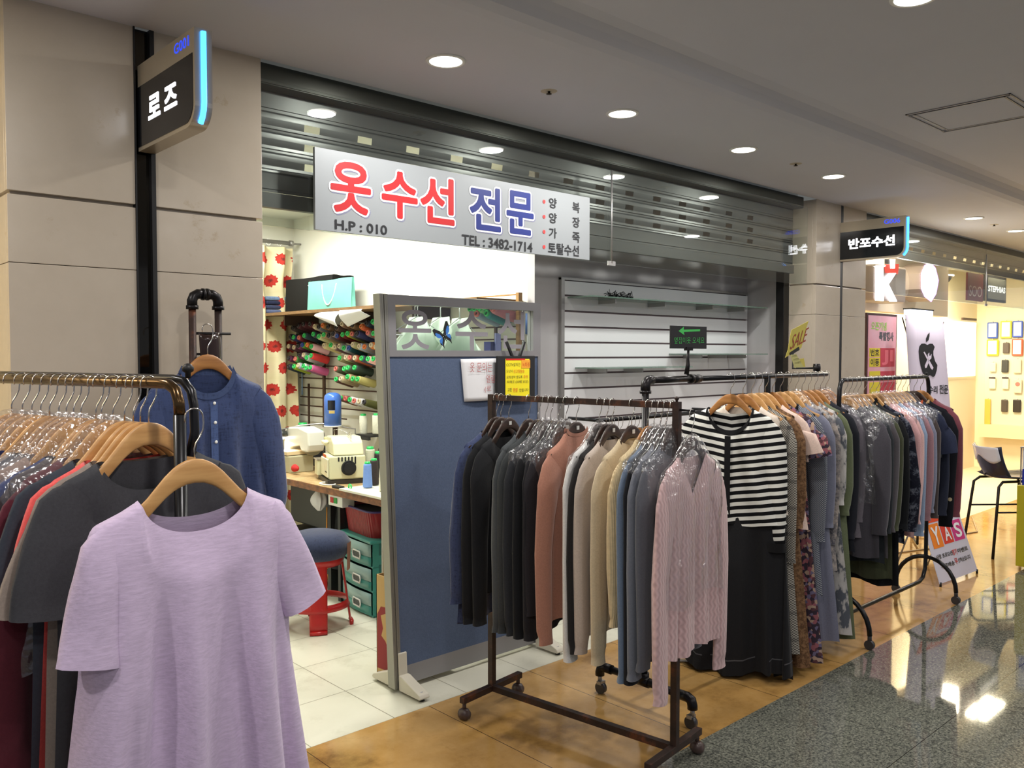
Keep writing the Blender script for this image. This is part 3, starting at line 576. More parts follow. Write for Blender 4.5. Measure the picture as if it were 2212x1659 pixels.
def hung(rail, s, z, rz, hk, name, cat, desc, P, mat, grp, cov=0, seed=0, off=(0, 0)):
    """one hanger + one garment (+ cover) on a rail; desc singles the garment out"""
    x, y = rail[0][0] + rail[1][0] * s + off[0], rail[0][1] + rail[1][1] * s + off[1]; r = random.Random(seed * 7 + 1); rz2 = rz + r.uniform(-.05, .05)
    hanger(hk, (x, y, z), rz2, {'maple': 'pale maple', 'amber': 'amber wooden', 'dark': 'dark wooden'}[hk] + ' hanger holding the ' + desc[1], 'hangers on the ' + grp)
    g = garment(name, cat, P, mat, (x, y, z), rz2, desc[0], 'clothes on the ' + grp, seed)
    if cov: cover((x, y, z), rz2, 'clear plastic cover over the ' + desc[1], 'plastic covers on the ' + grp, L=cov, th=P.get('th', .034) / 2 + P.get('fa', .009) * 1.3 + .006, seed=seed)
    return g
# ---------------------------------------------------------------- rack at the left edge
LB = ((.70, 1.80), (-.27, .963)); LZ = 1.549; LR = math.atan2(.27, .963)
lr = thing('clothes_rack', 'bronze and black tube clothes rack at the left edge', 'clothes rack', (LB[0][0], LB[0][1], 0), LR)
MB().tube([(0, 1.35, LZ - .012), (0, .06, LZ - .012), (0, .035, LZ - .014), (0, .012, LZ - .026), (0, .002, LZ - .05), (0, 0, LZ - .08)], .012, 14).build('rail', BRONZE, lr)
MB().tube([(.045, 1.35, LZ - .004), (.045, .08, LZ - .004), (.045, .045, LZ - .008), (.045, .02, LZ - .03), (.045, .012, LZ - .06), (.045, .01, LZ - .12), (.03, .008, LZ - .17)], .010, 12).build('second_rail', BLACKM, lr)
MB().tube([(0, 0, LZ - .078), (0, 0, .09)], .0135, 14).build('post', BLACKM, lr); MB().tube([(0, 1.35, LZ), (0, 1.35, .09)], .0135, 12).build('post', BLACKM, lr)
MB().tube([(0, 0, .12), (0, 1.35, .12)], .012, 10).build('lower_bar', BLACKM, lr)
MB().lathe([(.006, 0), (.006, .012), (.012, .016), (.013, .024), (.006, .032), (.001, .033)], 14, M=Matrix.Translation((.045, .03, LZ - .002))).build('knob', BLACK, lr)
for yy in (0, 1.35):
    f = MB().tube([(-.25, yy, .08), (.25, yy, .08)], .014, 10).build('foot', BLACKM, lr)
    for xx in (-.24, .24): MB().tube([(xx - .01, yy, .03), (xx + .01, yy, .03)], .03, 14).tube([(xx, yy, .055), (xx, yy, .085)], .008, 8).build('caster', BLACK, f)
GL = 'rack at the left edge'
TEE = dict(sw=.215, nw=.115, nd=.075, L=.66, hw=.235, sleeve='custom', th=.04, fa=.013, T={sx: [(-.065, -.03, .05, .014), (-.035, -.06, .07, .02), (-.005, -.13, .07, .024), (.018, -.20, .072, .028), (.028, -.255, .074, .03)] for sx in (-1, 1)})
LG = [  # rail distance, garment, colour, words, cover
 (.105, TEE, (62, 62, 66), 'charcoal wide-necked tee hung first on the rail behind the lavender one', 'charcoal tee', 0),
 (.135, TEE, (140, 126, 116), 'taupe short-sleeved tee just behind the charcoal one', 'taupe tee', 0),
 (.160, TEE, (238, 92, 88), 'coral red short-sleeved tee behind the taupe one', 'coral red tee', 0),
 (.192, TEE, (54, 60, 70), 'slate blue short-sleeved tee just behind the coral one', 'slate blue tee', 0),
 (.235, dict(TEE, sleeve='long'), (92, 30, 44), 'maroon long-sleeved top in a plastic cover', 'maroon top', .42),
 (.279, dict(TEE, sleeve='long'), (74, 66, 70), 'brown-grey long-sleeved top in a plastic cover behind the maroon one', 'brown-grey top', .44),
 (.300, TEE, (38, 56, 110), 'navy blue tee between two brown-grey tops', 'navy blue tee', 0),
 (.359, dict(TEE, L=.85), (150, 128, 118), 'long pinkish taupe top in a plastic cover', 'pinkish taupe top', .5),
 (.389, dict(TEE, L=.85), (120, 110, 112), 'long mauve-grey top in a plastic cover', 'mauve-grey top', .5),
 (.419, TEE, (70, 72, 84), 'dark grey-blue top between the mauve-grey and pale taupe tops', 'dark grey-blue top', .45),
 (.450, dict(TEE, L=.8), (164, 148, 138), 'pale taupe top, in the middle of the covered row', 'pale taupe top', .5),
 (.490, TEE, (46, 58, 120), 'royal blue tee glimpsed low between beige tops', 'royal blue tee', 0),
 (.528, dict(TEE, L=.85), (176, 158, 136), 'beige top with a long hem at the left edge', 'beige long top', .5),
 (.567, TEE, (124, 126, 116), 'olive grey top near the left edge', 'olive grey top', .45),
 (.610, dict(TEE, L=.85), (186, 150, 108), 'sand-coloured long top, last but one at the left edge', 'sand-coloured top', .5),
 (.660, TEE, (150, 120, 104), 'brown top, last seen at the left edge', 'brown top', .45)]
for k, (s, P, c, d1, d2, cv) in enumerate(LG): hung(LB, s, LZ, LR + random.Random(k).uniform(-.02, .02), 'maple', 'top' if 'top' in d2 else 't_shirt', 'top' if 'top' in d2 else 't-shirt', (d1, d2), P, fab(c), GL, cv, k + 1)
# the lavender tee hung on the end of the rack
hanger('maple', (.690, 1.700, 1.486), .06, 'pale maple hanger holding the lavender tee in front of the rack', 'hangers on the ' + GL)
LAV = dict(sw=.222, nw=.112, nd=.078, nb=.05, L=.70, hw=.27, th=.075, fa=.027, res=(70, 44), chest=1.0, sleeve='custom', dip=.01,
    T={-1: [(-.075, -.02, .045, .02), (-.05, -.05, .056, .026), (-.032, -.12, .054, .030), (-.022, -.19, .055, .034), (-.012, -.25, .058, .036)], 1: [(-.075, -.02, .045, .02), (-.05, -.05, .056, .026), (-.022, -.11, .054, .030), (.002, -.17, .054, .034), (.024, -.232, .056, .036)]})
lav = garment('t_shirt', 't-shirt', LAV, fab((208, 188, 216), 'heather'), (.690, 1.700, 1.486), .06, 'lavender wide-necked tee hanging in front of the left rack, nearest the camera', 'clothes on the ' + GL, 77)
# blue linen shirt on the ladder stand by the pilaster
sd = thing('pipe_ladder_stand', 'dark pipe ladder stand with elbow joints in front of the left pilaster', 'display stand', (1.222, 2.90, 0))
def elbow(m, a, c, b, r): m.tube([a, Vector(a).lerp(Vector(c), .6), c, Vector(b).lerp(Vector(c), .6), b], r, 12)
for sx in (-1, 1):
    MB().tube([(sx * .046, 0, .03), (sx * .046, 0, 1.765)], .0125, 12).build('post', RUST, sd)
    m = MB().tube([(sx * .046, 0, 1.755), (sx * .046, 0, 1.768)], .021, 12).tube([(sx * .046, 0, 1.76), (sx * .046, 0, 1.785), (sx * .040, 0, 1.800), (sx * .026, 0, 1.808), (sx * .006, 0, 1.808)], .0175, 12).tube([(sx * .012, 0, 1.808), (sx * .003, 0, 1.808)], .021, 12); m.build('elbow', IRON, sd)
for z in (1.46, 1.50, 1.55, 1.60, 1.18, .9, .6): MB().tube([(-.046, 0, z), (.046, 0, z)], .004, 8).build('rung', IRON, sd)
MB().tube([(-.046, -.002, 1.672), (.085, -.012, 1.672)], .005, 8).build('peg', IRON, sd)
MB().grid(lambda a, b: (-.034 + .075 * a + .006 * b, -.022 - .018 * math.sin(math.pi * a), 1.672 - .095 * b - .006 * math.sin(4 * a)), 8, 5).build('dark_tag', mk('glossy_brown', lambda t: t.set(Base_Color=lin((48, 34, 30)), Roughness=.15)), sd, solid=.004)
MB().lathe([(.11, 0), (.11, .012), (.02, .03)], 20).build('base', IRON, sd)
hanger('amber', (1.186, 2.80, 1.698), .10, 'amber wooden hanger holding the blue linen shirt on the pipe stand', None)
BL = dict(sw=.208, nw=.100, nd=.095, L=.78, hw=.25, th=.05, fa=.011, sl=.52, flare=.035, res=(50, 36), up=.022, collar=(.02, fab((58, 74, 112), 'linen')))
bl = garment('linen_shirt', 'shirt', BL, fab((50, 64, 102), 'linen'), (1.186, 2.80, 1.698), .10, 'indigo blue linen shirt hanging on the pipe stand by the pilaster', None, 21)
for k, z in enumerate((.085, .15, .215)): MB().lathe([(0, -.002), (.005, -.002), (.006, 0)], 10, M=Matrix.Translation((.004 + .0 * k, -.034 - .004 * k, NECK - .08 - z)) @ Matrix.Rotation(-math.pi / 2, 4, 'X')).build('button', WHITE, bl)
MB().grid(lambda a, b: (-.010 + .026 * a, -.032 - .004 * math.sin(b * 3), NECK - .162 - .5 * b), 2, 16).build('button_placket', fab((70, 90, 136), 'linen'), bl)
# ---------------------------------------------------------------- middle rack
_l = math.hypot(.12, .92); MBR = ((2.63, 1.93), (-.12 / _l, .92 / _l)); MZ = 1.420; MR = math.atan2(.12, .92)
mr = thing('clothes_rack', 'rusty brown square-tube clothes rack in front of the partition', 'clothes rack', (2.63, 1.93, 0), MR)
MB().box(-.012, .012, 0, .93, MZ - .026, MZ - .002).build('rail', RUST, mr); MB().box(-.013, .013, -.014, .012, .10, MZ).build('post', RUST, mr); MB().box(-.013, .013, .918, .944, .10, MZ).build('post', RUST, mr); MB().box(-.013, .013, 0, .93, .075, .101).build('lower_bar', RUST, mr)
MB().lathe([(.005, 0), (.005, .006), (.009, .010), (.009, .016), (.003, .02)], 10, M=Matrix.Translation((0, 0, MZ))).build('bolt', RUST, mr)
for yy in (0, .93):
    f = MB().box(-.20, .20, yy - .014, yy + .014, .075, .102).build('foot', RUST, mr, bevel=.001)
    for xx in (-.185, .185): MB().lathe([(.0, -.026), (.018, -.024), (.026, -.010), (.026, .010), (.018, .024), (0, .026)], 14, M=Matrix.Translation((xx, yy, .026)) @ Matrix.Rotation(math.pi / 2, 4, 'X')).tube([(xx, yy, .045), (xx, yy, .078)], .009, 8).build('caster', plain('brown_caster', (72, 56, 52), .35), f)
GM = 'brown middle rack'; SW = dict(sw=.205, nw=.095, nd=.055, L=.70, hw=.195, sl=.76, th=.034, fa=.008, chest=.93, flare=.008); K_ = 'knitted sweater'
MG = [
 (.904, 'dark', dict(SW, L=.80, sl=.68, hw=.24, flare=.03), fab((50, 60, 92), 'linen'), 'denim_shirt', 'shirt', 'navy denim shirt hanging farthest back against the partition', 'navy denim shirt', 0),
 (.877, 'dark', dict(SW, L=.66), fab((24, 25, 28)), 'cardigan', 'cardigan', 'black cardigan in front of the navy denim shirt', 'black cardigan', 0),
 (.831, 'dark', dict(SW, L=.66, nw=.12, nd=.07), fab((30, 31, 34)), 'sweater', 'sweater', 'black wide-necked sweater on the third hanger from the back post', 'black wide-necked sweater', 0),
 (.719, 'dark', dict(SW, L=.68), fab((66, 70, 72)), 'sweater', 'sweater', 'mid-grey sweater between the black and charcoal ones', 'mid-grey sweater', 0),
 (.668, 'dark', dict(SW, L=.68, nw=.09), fab((56, 59, 60)), 'cardigan', 'cardigan', 'charcoal cardigan beside the mid-grey sweater', 'charcoal cardigan', 0),
 (.628, 'dark', SW, fab((46, 48, 52)), 'blouse', 'blouse', 'dark slate blouse in a plastic cover behind the black tops', 'dark slate blouse', .42),
 (.600, 'dark', dict(SW, L=.74), fab((26, 27, 30)), 'blouse', 'blouse', 'black blouse in a plastic cover, first of three', 'first covered black blouse', .44),
 (.559, 'dark', dict(SW, L=.76), fab((32, 31, 35)), 'blouse', 'blouse', 'black ribbed blouse in a plastic cover, second of three', 'second covered black blouse', .42),
 (.520, 'dark', dict(SW, L=.76, sl=.66), fab((40, 38, 42)), 'blouse', 'blouse', 'black blouse in a crinkled plastic cover just behind the salmon sweater', 'third covered black blouse', .40),
 (.466, 'dark', dict(SW, nw=.078, nd=.028, up=.014, collar=(.014, fab((176, 124, 104))), L=.72, cuff=1), fab((176, 124, 104)), 'sweater', 'sweater', 'salmon pink mock-neck sweater in the middle of the rack', 'salmon pink sweater', 0),
 (.352, 'dark', dict(SW, L=.72, sl=.80), fab((214, 212, 208)), 'sweater', 'sweater', 'white sweater in plastic beside the salmon one', 'white sweater', .40),
 (.318, 'dark', dict(SW, L=.7), fab((38, 36, 36)), 'sweater', 'sweater', 'black sweater squeezed between the white and taupe ones', 'squeezed black sweater', 0),
 (.290, 'dark', dict(SW, L=.72, cuff=1), fab((186, 172, 160)), 'sweater', 'sweater', 'pinkish taupe sweater between the white and beige ones', 'pinkish taupe sweater', 0),
 (.198, 'dark', dict(SW, nw=.085, nd=.035, L=.70, sl=.78, cuff=1), fab((202, 184, 152)), 'sweater', 'sweater', 'beige round-neck sweater with a clearly seen front', 'beige round-neck sweater', 0),
 (.125, 'amber', dict(SW, nw=.08, nd=.03, L=.66, sl=.62, cuff=1), fab((210, 188, 146), 'rib'), 'sweater', 'sweater', 'golden sand ribbed sweater right of the beige round-neck one', 'golden sand sweater', 0),
 (.098, 'dark', dict(SW, L=.72, sl=.82), fab((104, 120, 142)), 'blouse', 'blouse', 'slate blue blouse in plastic between sand and grey', 'slate blue blouse', .44),
 (.070, 'dark', dict(SW, L=.72, sl=.82), fab((22, 23, 28)), 'blouse', 'blouse', 'black blouse in plastic next to the slate blue one', 'black blouse near the front post', .44),
 (.045, 'dark', dict(SW, L=.70, sl=.80), fab((112, 116, 126)), 'sweater', 'sweater', 'blue-grey sweater in plastic, second behind the pink one', 'blue-grey sweater', .42),
 (.018, 'dark', dict(SW, L=.70, sl=.76), fab((92, 94, 102)), 'sweater', 'sweater', 'steel grey sweater in plastic just behind the pink one', 'steel grey sweater', .42)]
for k, (s, hk, P, mt, nm, ct, d1, d2, cv) in enumerate(MG): hung(MBR, s, MZ, MR + .02, hk, nm, ct, (d1, d2), P, mt, GM, cv, 40 + k)
PK = dict(sw=.205, nw=.108, nd=.150, v=1, nb=.012, L=.72, hw=.205, sl=.83, th=.045, fa=.012, res=(50, 36), flare=.018, chest=.90)
MB().tube([(0, -.014, MZ - .03), (0, -.075, MZ - .032)], .004, 8).build('end_peg', IRON, mr)
hung(((2.64, 1.868), (0, 0)), 0, MZ - .03, MR, 'dark', 'sweater', 'sweater', ('dusty pink cable-knit v-neck sweater in clear plastic on the rack end', 'dusty pink v-neck sweater'), PK, fab((204, 172, 172), 'cable'), GM, .50, 91)
# ---------------------------------------------------------------- pipe rack
PY0, PZ = 2.36, 1.500; R90 = -math.pi / 2
pr = thing('pipe_rack', 'black iron pipe clothes rack with elbow joints and casters in the centre', 'clothes rack', (2.985, PY0, 0))
MB().tube([(0, 0, .15), (0, 0, PZ - .05)], .016, 14).build('post', IRON, pr); MB().tube([(.03, 0, PZ - .016), (.36, 0, PZ - .016)], .0155, 14).build('rail', IRON, pr); MB().tube([(.36, 0, PZ - .016), (1.66, 0, PZ - .016)], .0125, 14).build('extension_rail', BLACKM, pr)
MB().tube([(1.02, 0, .15), (1.02, 0, PZ - .02)], .017, 4, sq=True).build('rear_post', BLACKM, pr)
MB().tube([(0, 0, PZ - .07), (0, 0, PZ - .04), (.006, 0, PZ - .026), (.02, 0, PZ - .017), (.045, 0, PZ - .016)], .022, 14).tube([(0, 0, PZ - .075), (0, 0, PZ - .062)], .026, 14).build('elbow', IRON, pr)
MB().tube([(.33, 0, PZ - .016), (.35, 0, PZ - .016)], .022, 14).tube([(.355, 0, PZ - .016), (.40, 0, PZ - .016)], .021, 10).tube([(.40, 0, PZ - .016), (.415, 0, PZ - .016)], .018, 12).build('coupling', IRON, pr)
MB().tube([(0, -.24, .13), (0, .22, .13)], .017, 14).build('foot_pipe', IRON, pr); MB().tube([(0, -.03, .13), (0, .03, .13)], .023, 14).tube([(0, 0, .13), (0, 0, .17)], .023, 14).build('tee_joint', IRON, pr)
MB().tube([(0, 0, .22), (1.02, .0, .22)], .0125, 12).build('lower_bar', IRON, pr)
for sy in (-1, 1):
    e = MB().tube([(0, sy * .19, .13), (0, sy * .235, .13), (0, sy * .255, .122), (0, sy * .262, .10), (0, sy * .262, .085)], .022, 14).build('elbow', IRON, pr)
    w = MB().tube([(-.012, sy * .255, .027), (.012, sy * .255, .027)], .027, 16).build('caster', plain('grey_caster', (58, 58, 62), .3), pr); MB().box(-.018, .018, sy * .255 - .012, sy * .255 + .012, .045, .060).tube([(0, sy * .262, .055), (0, sy * .262, .09)], .010, 8).build('caster_fork', ALU, w)
for x in (-.13, .13): MB().tube([(1.02, x * 2, .05), (1.02, 0, .20)], .012, 8).build('rear_leg', BLACKM, pr)
# small arrow board on a clip
ab = thing('arrow_board', 'small black board with a green arrow on a clip above the pipe rack', 'sign', (3.265, PY0, PZ))
q0, q1 = ony(1448, 703, PY0), ony(1525, 752, PY0)
bx0, bx1, bz0, bz1 = q0.x - 3.265 + .0, q1.x - 3.265, q1.z - PZ, q0.z - PZ + .0
MB().box(bx0, bx1, -.004, .004, bz0 - .003, bz1).build('board', BLACK, ab, bevel=.001)
GA = plain('green_neon_marker', (70, 190, 90), .6, emit=(40, 150, 60), es=.15); w_, h_ = bx1 - bx0, bz1 - bz0
MB().prism([(bx0 + w_ * .20, bz1 - h_ * .24), (bx0 + w_ * .34, bz1 - h_ * .04), (bx0 + w_ * .34, bz1 - h_ * .17), (bx0 + w_ * .80, bz1 - h_ * .13), (bx0 + w_ * .80, bz1 - h_ * .22), (bx0 + w_ * .34, bz1 - h_ * .27), (bx0 + w_ * .36, bz1 - h_ * .42)], -.005, -.0045).build('arrow', GA, ab)
lettering('옆집이옷 오세요', (bx0 + w_ * .08, -.0052, bz0 + h_ * .18), (w_ * .84, 0, .004), (0, 0, h_ * .3), GA, ab, off=-.012, name='handwriting')
MB().box((bx0 + bx1) / 2 - .025, (bx0 + bx1) / 2 + .025, -.008, .008, bz0 - .012, bz0 + .004).tube([((bx0 + bx1) / 2 - .0, 0, bz0 - .005), ((bx0 + bx1) / 2 - .005, 0, bz0 - .05), (-.004 + (bx0 + bx1) / 2, 0, bz0 - .08), ((bx0 + bx1) / 2 - .015, 0, .005)], [.006, .007, .010, .012], 10).build('clip', IRON, ab)
GP_ = 'black pipe rack'; DR = dict(sw=.20, nw=.10, nd=.06, L=1.12, hw=.26, sl=.56, th=.04, fa=.010)
PR = ((0, PY0), (1, 0))
ST = dict(sw=.212, nw=.108, nd=.115, nb=.035, L=.56, hw=.20, sl=.64, th=.055, chest=.92, flare=.012, fa=.008, res=(50, 34), collar=(.028, fab((14, 14, 17))), waist=.50, skirt=.76, skmat=fab((26, 26, 29)), hemline=1)
PG = [
 (3.66, 'amber', dict(ST, hw=.30), pattern('striped_knit'), 'dress', 'dress', 'black and white striped knit dress with a long black skirt', 'striped dress', 0),
 (3.74, 'amber', dict(DR, L=.5, sleeve='none'), fab((214, 200, 186)), 'camisole', 'camisole', 'cream lace top seen through the neck of the striped dress', 'cream lace top', 0),
 (3.82, 'maple', dict(DR, L=1.2, sl=.72, hw=.29), pattern('glen_plaid'), 'dress', 'dress', 'grey glen-plaid long dress behind the striped one', 'grey plaid dress', 0),
 (3.89, 'maple', dict(DR, L=1.27, hw=.31), pattern('brown_print'), 'dress', 'dress', 'brown printed long dress between plaid and floral ones', 'brown printed dress', 0),
 (3.95, 'maple', dict(DR, L=.6, sleeve='half', sl=.2), fab((222, 196, 182)), 'blouse', 'blouse', 'pale peach blouse on a pale hanger behind the plaid dress', 'pale peach blouse', 0),
 (4.02, 'amber', dict(DR, L=1.27, hw=.31, sleeve='half', sl=.22), pattern('floral_print'), 'dress', 'dress', 'mauve floral dress with wide short sleeves', 'mauve floral dress', 0),
 (4.10, 'maple', dict(DR, L=.95, sl=.66, collar=(.03, fab((20, 20, 24)))), pattern('check_gingham'), 'dress', 'dress', 'dark gingham dress with a black collar, behind the floral one', 'dark gingham dress', 0),
 (4.18, 'maple', dict(DR, L=1.22, sl=.6, hw=.31), fab((122, 124, 142)), 'dress', 'dress', 'lavender grey long dress behind the gingham one', 'lavender grey dress', 0),
 (4.26, 'maple', dict(DR, L=.85, sl=.7), pattern('grey_floral'), 'blouse', 'blouse', 'beige and grey floral long blouse in plastic', 'beige grey floral blouse', .5),
 (4.33, 'amber', dict(DR, L=1.2, sl=.5, hw=.31), pattern('white_leaf'), 'dress', 'dress', 'off-white dress with grey leaf lines, hem showing low', 'off-white leaf dress', 0),
 (4.40, 'amber', dict(DR, L=1.25, hw=.30), fab((98, 106, 78)), 'dress', 'dress', 'olive green long dress at the middle of the black racks', 'olive green dress', 0),
 (4.47, 'amber', dict(DR, L=.8, sl=.7), fab((30, 32, 40)), 'jacket', 'jacket', 'black jacket near the end of the pipe rack', 'black jacket', 0),
 (4.54, 'amber', dict(DR, L=.72, sl=.62), fab((118, 112, 120)), 'blouse', 'blouse', 'mauve grey blouse in plastic, last but one on the pipe rack', 'mauve grey blouse', .5),
 (4.60, 'amber', dict(DR, L=.72, sl=.6), fab((84, 82, 92)), 'blouse', 'blouse', 'dark mauve blouse in plastic, last on the pipe rack', 'dark mauve blouse', .5)]
for k, (s, hk, P, mt, nm, ct, d1, d2, cv) in enumerate(PG):
    g_ = hung(PR, s, PZ, R90 + (.24 if k == 0 else 0), hk, nm, ct, (d1, d2), P, mt, GP_, cv, 140 + k, off=(0, (-.02 if k else 0)))
    if k == 0: MB().grid(lambda a, b: (-.015 + .030 * a, -.042 - .004 * math.sin(3 * b), NECK - .082 - .125 - .395 * b), 2, 14).build('button_placket', fab((14, 14, 17)), g_); [MB().grid(lambda a, b, sx=sx: (sx * .226 + .050 * math.cos(6.283 * a), -.010 + .030 * math.sin(6.283 * a), -.815 - .045 * b), 20, 2).build('black_cuff', fab((14, 14, 17)), g_, weld=True) for sx in (-1, 1)]
# ---------------------------------------------------------------- arched rack on the right
TY, TZ = 2.21, 1.468
tr = thing('clothes_rack', 'black tube clothes rack with arched feet at the right', 'clothes rack', (4.50, TY, 0)); LT = 1.22
MB().tube([(0, 0, .30), (0, 0, TZ - .11), (.004, 0, TZ - .06), (.016, 0, TZ - .03), (.04, 0, TZ - .014), (.07, 0, TZ - .0125), (LT - .04, 0, TZ - .0125), (LT - .015, 0, TZ - .02), (LT, 0, TZ - .045), (LT + .01, 0, TZ - .09), (LT + .012, 0, TZ - .16), (LT + .012, 0, .30), (LT + .005, 0, .20), (LT - .03, 0, .145), (LT - .09, 0, .125), (.09, 0, .125), (.03, 0, .145), (.003, 0, .20), (0, 0, .30)], .0125, 14).build('frame', BLACKM, tr)
for xx in (0, LT + .012):
    a = MB().tube([(xx, .19 * math.cos(math.pi * k / 14), .075 + .20 * math.sin(math.pi * k / 14)) for k in range(15)], .0135, 12).build('arched_foot', BLACKM, tr)
    for sy in (-1, 1): MB().tube([(xx - .012, sy * .19, .026), (xx + .012, sy * .19, .026)], .026, 14).tube([(xx, sy * .19, .04), (xx, sy * .19, .09)], .012, 8).build('caster', plain('grey_caster', (58, 58, 62), .3), a)
MB().lathe([(.006, 0), (.006, .006), (.010, .012), (.004, .02)], 10, M=Matrix.Translation((LT - .03, 0, TZ - .004))).build('knob', BLACK, tr)
GT = 'arched rack on the right'; TP = dict(sw=.20, nw=.09, nd=.05, L=.60, hw=.215, sl=.64, th=.036, fa=.008)
TG = [
 (.06, 'maple', dict(TP, L=.80), fab((72, 69, 76)), 'ash grey blouse in plastic, first on the arched rack', 'ash grey blouse', .5),
 (.115, 'maple', dict(TP, L=.84), fab((44, 48, 52)), 'near-black long blouse in plastic, second on the arched rack', 'near-black long blouse', .48),
 (.17, 'maple', dict(TP, L=.82), fab((82, 77, 81)), 'warm grey blouse in plastic, third on the arched rack', 'warm grey blouse', .48),
 (.225, 'maple', dict(TP, L=.95), fab((70, 74, 52)), 'dark olive long top beside the navy lace one', 'dark olive top', .44),
 (.30, 'maple', dict(TP, L=1.0, nw=.08, up=.02, collar=(.02, fab((18, 20, 24)))), fab((18, 20, 24)), 'long black top with a thick collar', 'long black top', 0),
 (.38, 'maple', dict(TP, L=.76, sl=.66, flare=.03), pattern('navy_paisley'), 'navy top with pale grey lace-like print', 'navy lace-print top', 0),
 (.46, 'maple', dict(TP, L=.72), fab((206, 160, 160)), 'rose pink blouse in plastic right of the navy lace top', 'rose pink blouse', .36),
 (.51, 'maple', dict(TP, L=.74), fab((212, 172, 168)), 'pale pink blouse in plastic, second pink one', 'pale pink blouse', .36),
 (.575, 'maple', dict(TP, L=.66, sl=.72), fab((138, 158, 184)), 'sky blue blouse in plastic between the pink ones', 'sky blue blouse', .36),
 (.64, 'maple', dict(TP, L=.62), fab((156, 116, 122)), 'dusty rose blouse in plastic right of the sky blue one', 'dusty rose blouse', .36),
 (.70, 'maple', dict(TP, L=.62, sl=.60), fab((132, 136, 156)), 'periwinkle grey blouse in plastic', 'periwinkle grey blouse', .36),
 (.76, 'maple', dict(TP, L=.66), fab((72, 62, 60)), 'dark brown top in plastic left of the navy tee', 'dark brown top', .34),
 (.83, 'maple', dict(TP, L=.62, sleeve='half', sl=.26), fab((34, 40, 62)), 'navy short-sleeved tee in plastic', 'navy short-sleeved tee', .3),
 (.90, 'dark', dict(TP, L=.60, collar=(.055, fab((176, 78, 44)))), fab((40, 44, 60)), 'dark navy knit with an orange-brown neck on a dark hanger', 'dark navy knit', 0),
 (1.00, 'dark', dict(TP, L=.62, sl=.72, sw=.21, collar=(.02, fab((176, 150, 110)))), pattern('star_knit'), 'black sweater with small beige stars, second from the right end', 'black star sweater', 0),
 (1.10, 'amber', dict(TP, L=.62, sl=.68), fab((118, 62, 72)), 'burgundy sweater hanging last at the right end', 'burgundy sweater', 0)]
for k, (s, hk, P, mt, d1, d2, cv) in enumerate(TG):
    n = d2.split()[-1]; hung(((4.50, TY), (1, 0)), s, TZ, R90 + random.Random(k).uniform(-.03, .03), hk, {'tee': 't_shirt', 'knit': 'sweater'}.get(n, n), {'tee': 't-shirt', 'knit': 'sweater'}.get(n, n), (d1, d2), P, mt, GT, cv, 240 + k)
# ================================================================ sewing room
WX = 3.505
def D(cu, cv, x): return onx(620 + .144628 * cu, 660 + .144628 * cv, x)
BR = plain('brown_rack_metal', (74, 56, 48), .4, .4)
tr_ = thing('thread_rack', 'brown wall rack of thin rails holding rows of thread cones', 'thread rack', (0, 0, 0))
for cu0, cu1, cv in ((150, 600, 700), (560, 1560, 760), (150, 1560, 560), (150, 1560, 420), (560, 1560, 900), (200, 1600, 1085), (230, 1600, 1230), (210, 1620, 1370), (210, 1640, 1500), (215, 900, 1645)):
    z = D(400, cv, 3.48).z; MB().box(3.470, 3.478, D(cu1, cv, 3.48).y if cu1 < 1500 else 3.72, D(cu0, cv, 3.48).y, z - .005, z + .005).build('rail', BR, tr_)
for cu, zt, zb in ((565, 1.62, 1.02), (335, 1.36, .98)): y = D(cu, 1000, 3.47).y; w = .014 if cu > 400 else .006; MB().box(3.455, 3.470, y - w, y + w, zb, zt).build('upright', BR, tr_)
for y, zt in ((4.6, 1.75), (3.9, 1.85)): MB().box(3.458, 3.470, y - .01, y + .01, 1.0, zt).build('upright', BR, tr_)
RING = {'g': GREEN, 'r': plain('spool_pink', (206, 110, 100), .5), 'w': plain('spool_cream', (206, 190, 160), .5), 'd': plain('spool_dark', (40, 36, 40), .5), 'b': plain('spool_blue', (36, 70, 150), .4), 'y': plain('spool_orange', (220, 120, 60), .5)}
SPM = {}
def spool(loc, c, ring, label, group, M=None, kind='cone', size=1.0, lying=True):
    key = (tuple(c), ring, kind, size, lying)
    if key in SPM: o = copy_tree(SPM[key])
    else:
        o = thing('thread_cone', 'x', 'thread cone'); th = mk('thread_%d_%d_%d' % tuple(c), lambda t: (t.set(Base_Color=lin(c), Roughness=.75), t.bump(t.math('SINE', t.math('MULTIPLY', t.xyz()[2], 900.)), .0008, .4)))
        R = Matrix.Rotation(-math.pi / 2 + .26, 4, 'Y') if lying else Matrix.Identity(4); k = size
        if kind == 'cone': pr_ = [(.010, .004), (.030, .004), (.031, .010), (.025, .140), (.023, .150), (.010, .150)]
        else: pr_ = [(.010, .004), (.024, .004), (.026, .008), (.026, .118), (.024, .122), (.010, .122)]
        MB().lathe([(r * k, z * k) for r, z in pr_], 16, M=R).build('thread', th, o)
        h = pr_[-1][1]; MB().lathe([(.0095 * k, (h + .002) * k), (.0095 * k, (h + .012) * k), (.017 * k, (h + .013) * k), (.019 * k, (h + .006) * k), (.018 * k, (h - .004) * k)], 16, M=R, caps=False).build('core_tube', RING[ring], o); MB().lathe([(0, (h + .004) * k), (.0095 * k, (h + .004) * k)], 14, M=R, caps=False).build('core_hole', RING['d'], o); SPM[key] = o
    o.location = loc; return tag(o, label, 'thread cone', group)
CN = [((58, 44, 44), 'dark brown'), ((76, 26, 34), 'maroon'), ((112, 84, 66), 'brown'), ((170, 150, 110), 'beige')]
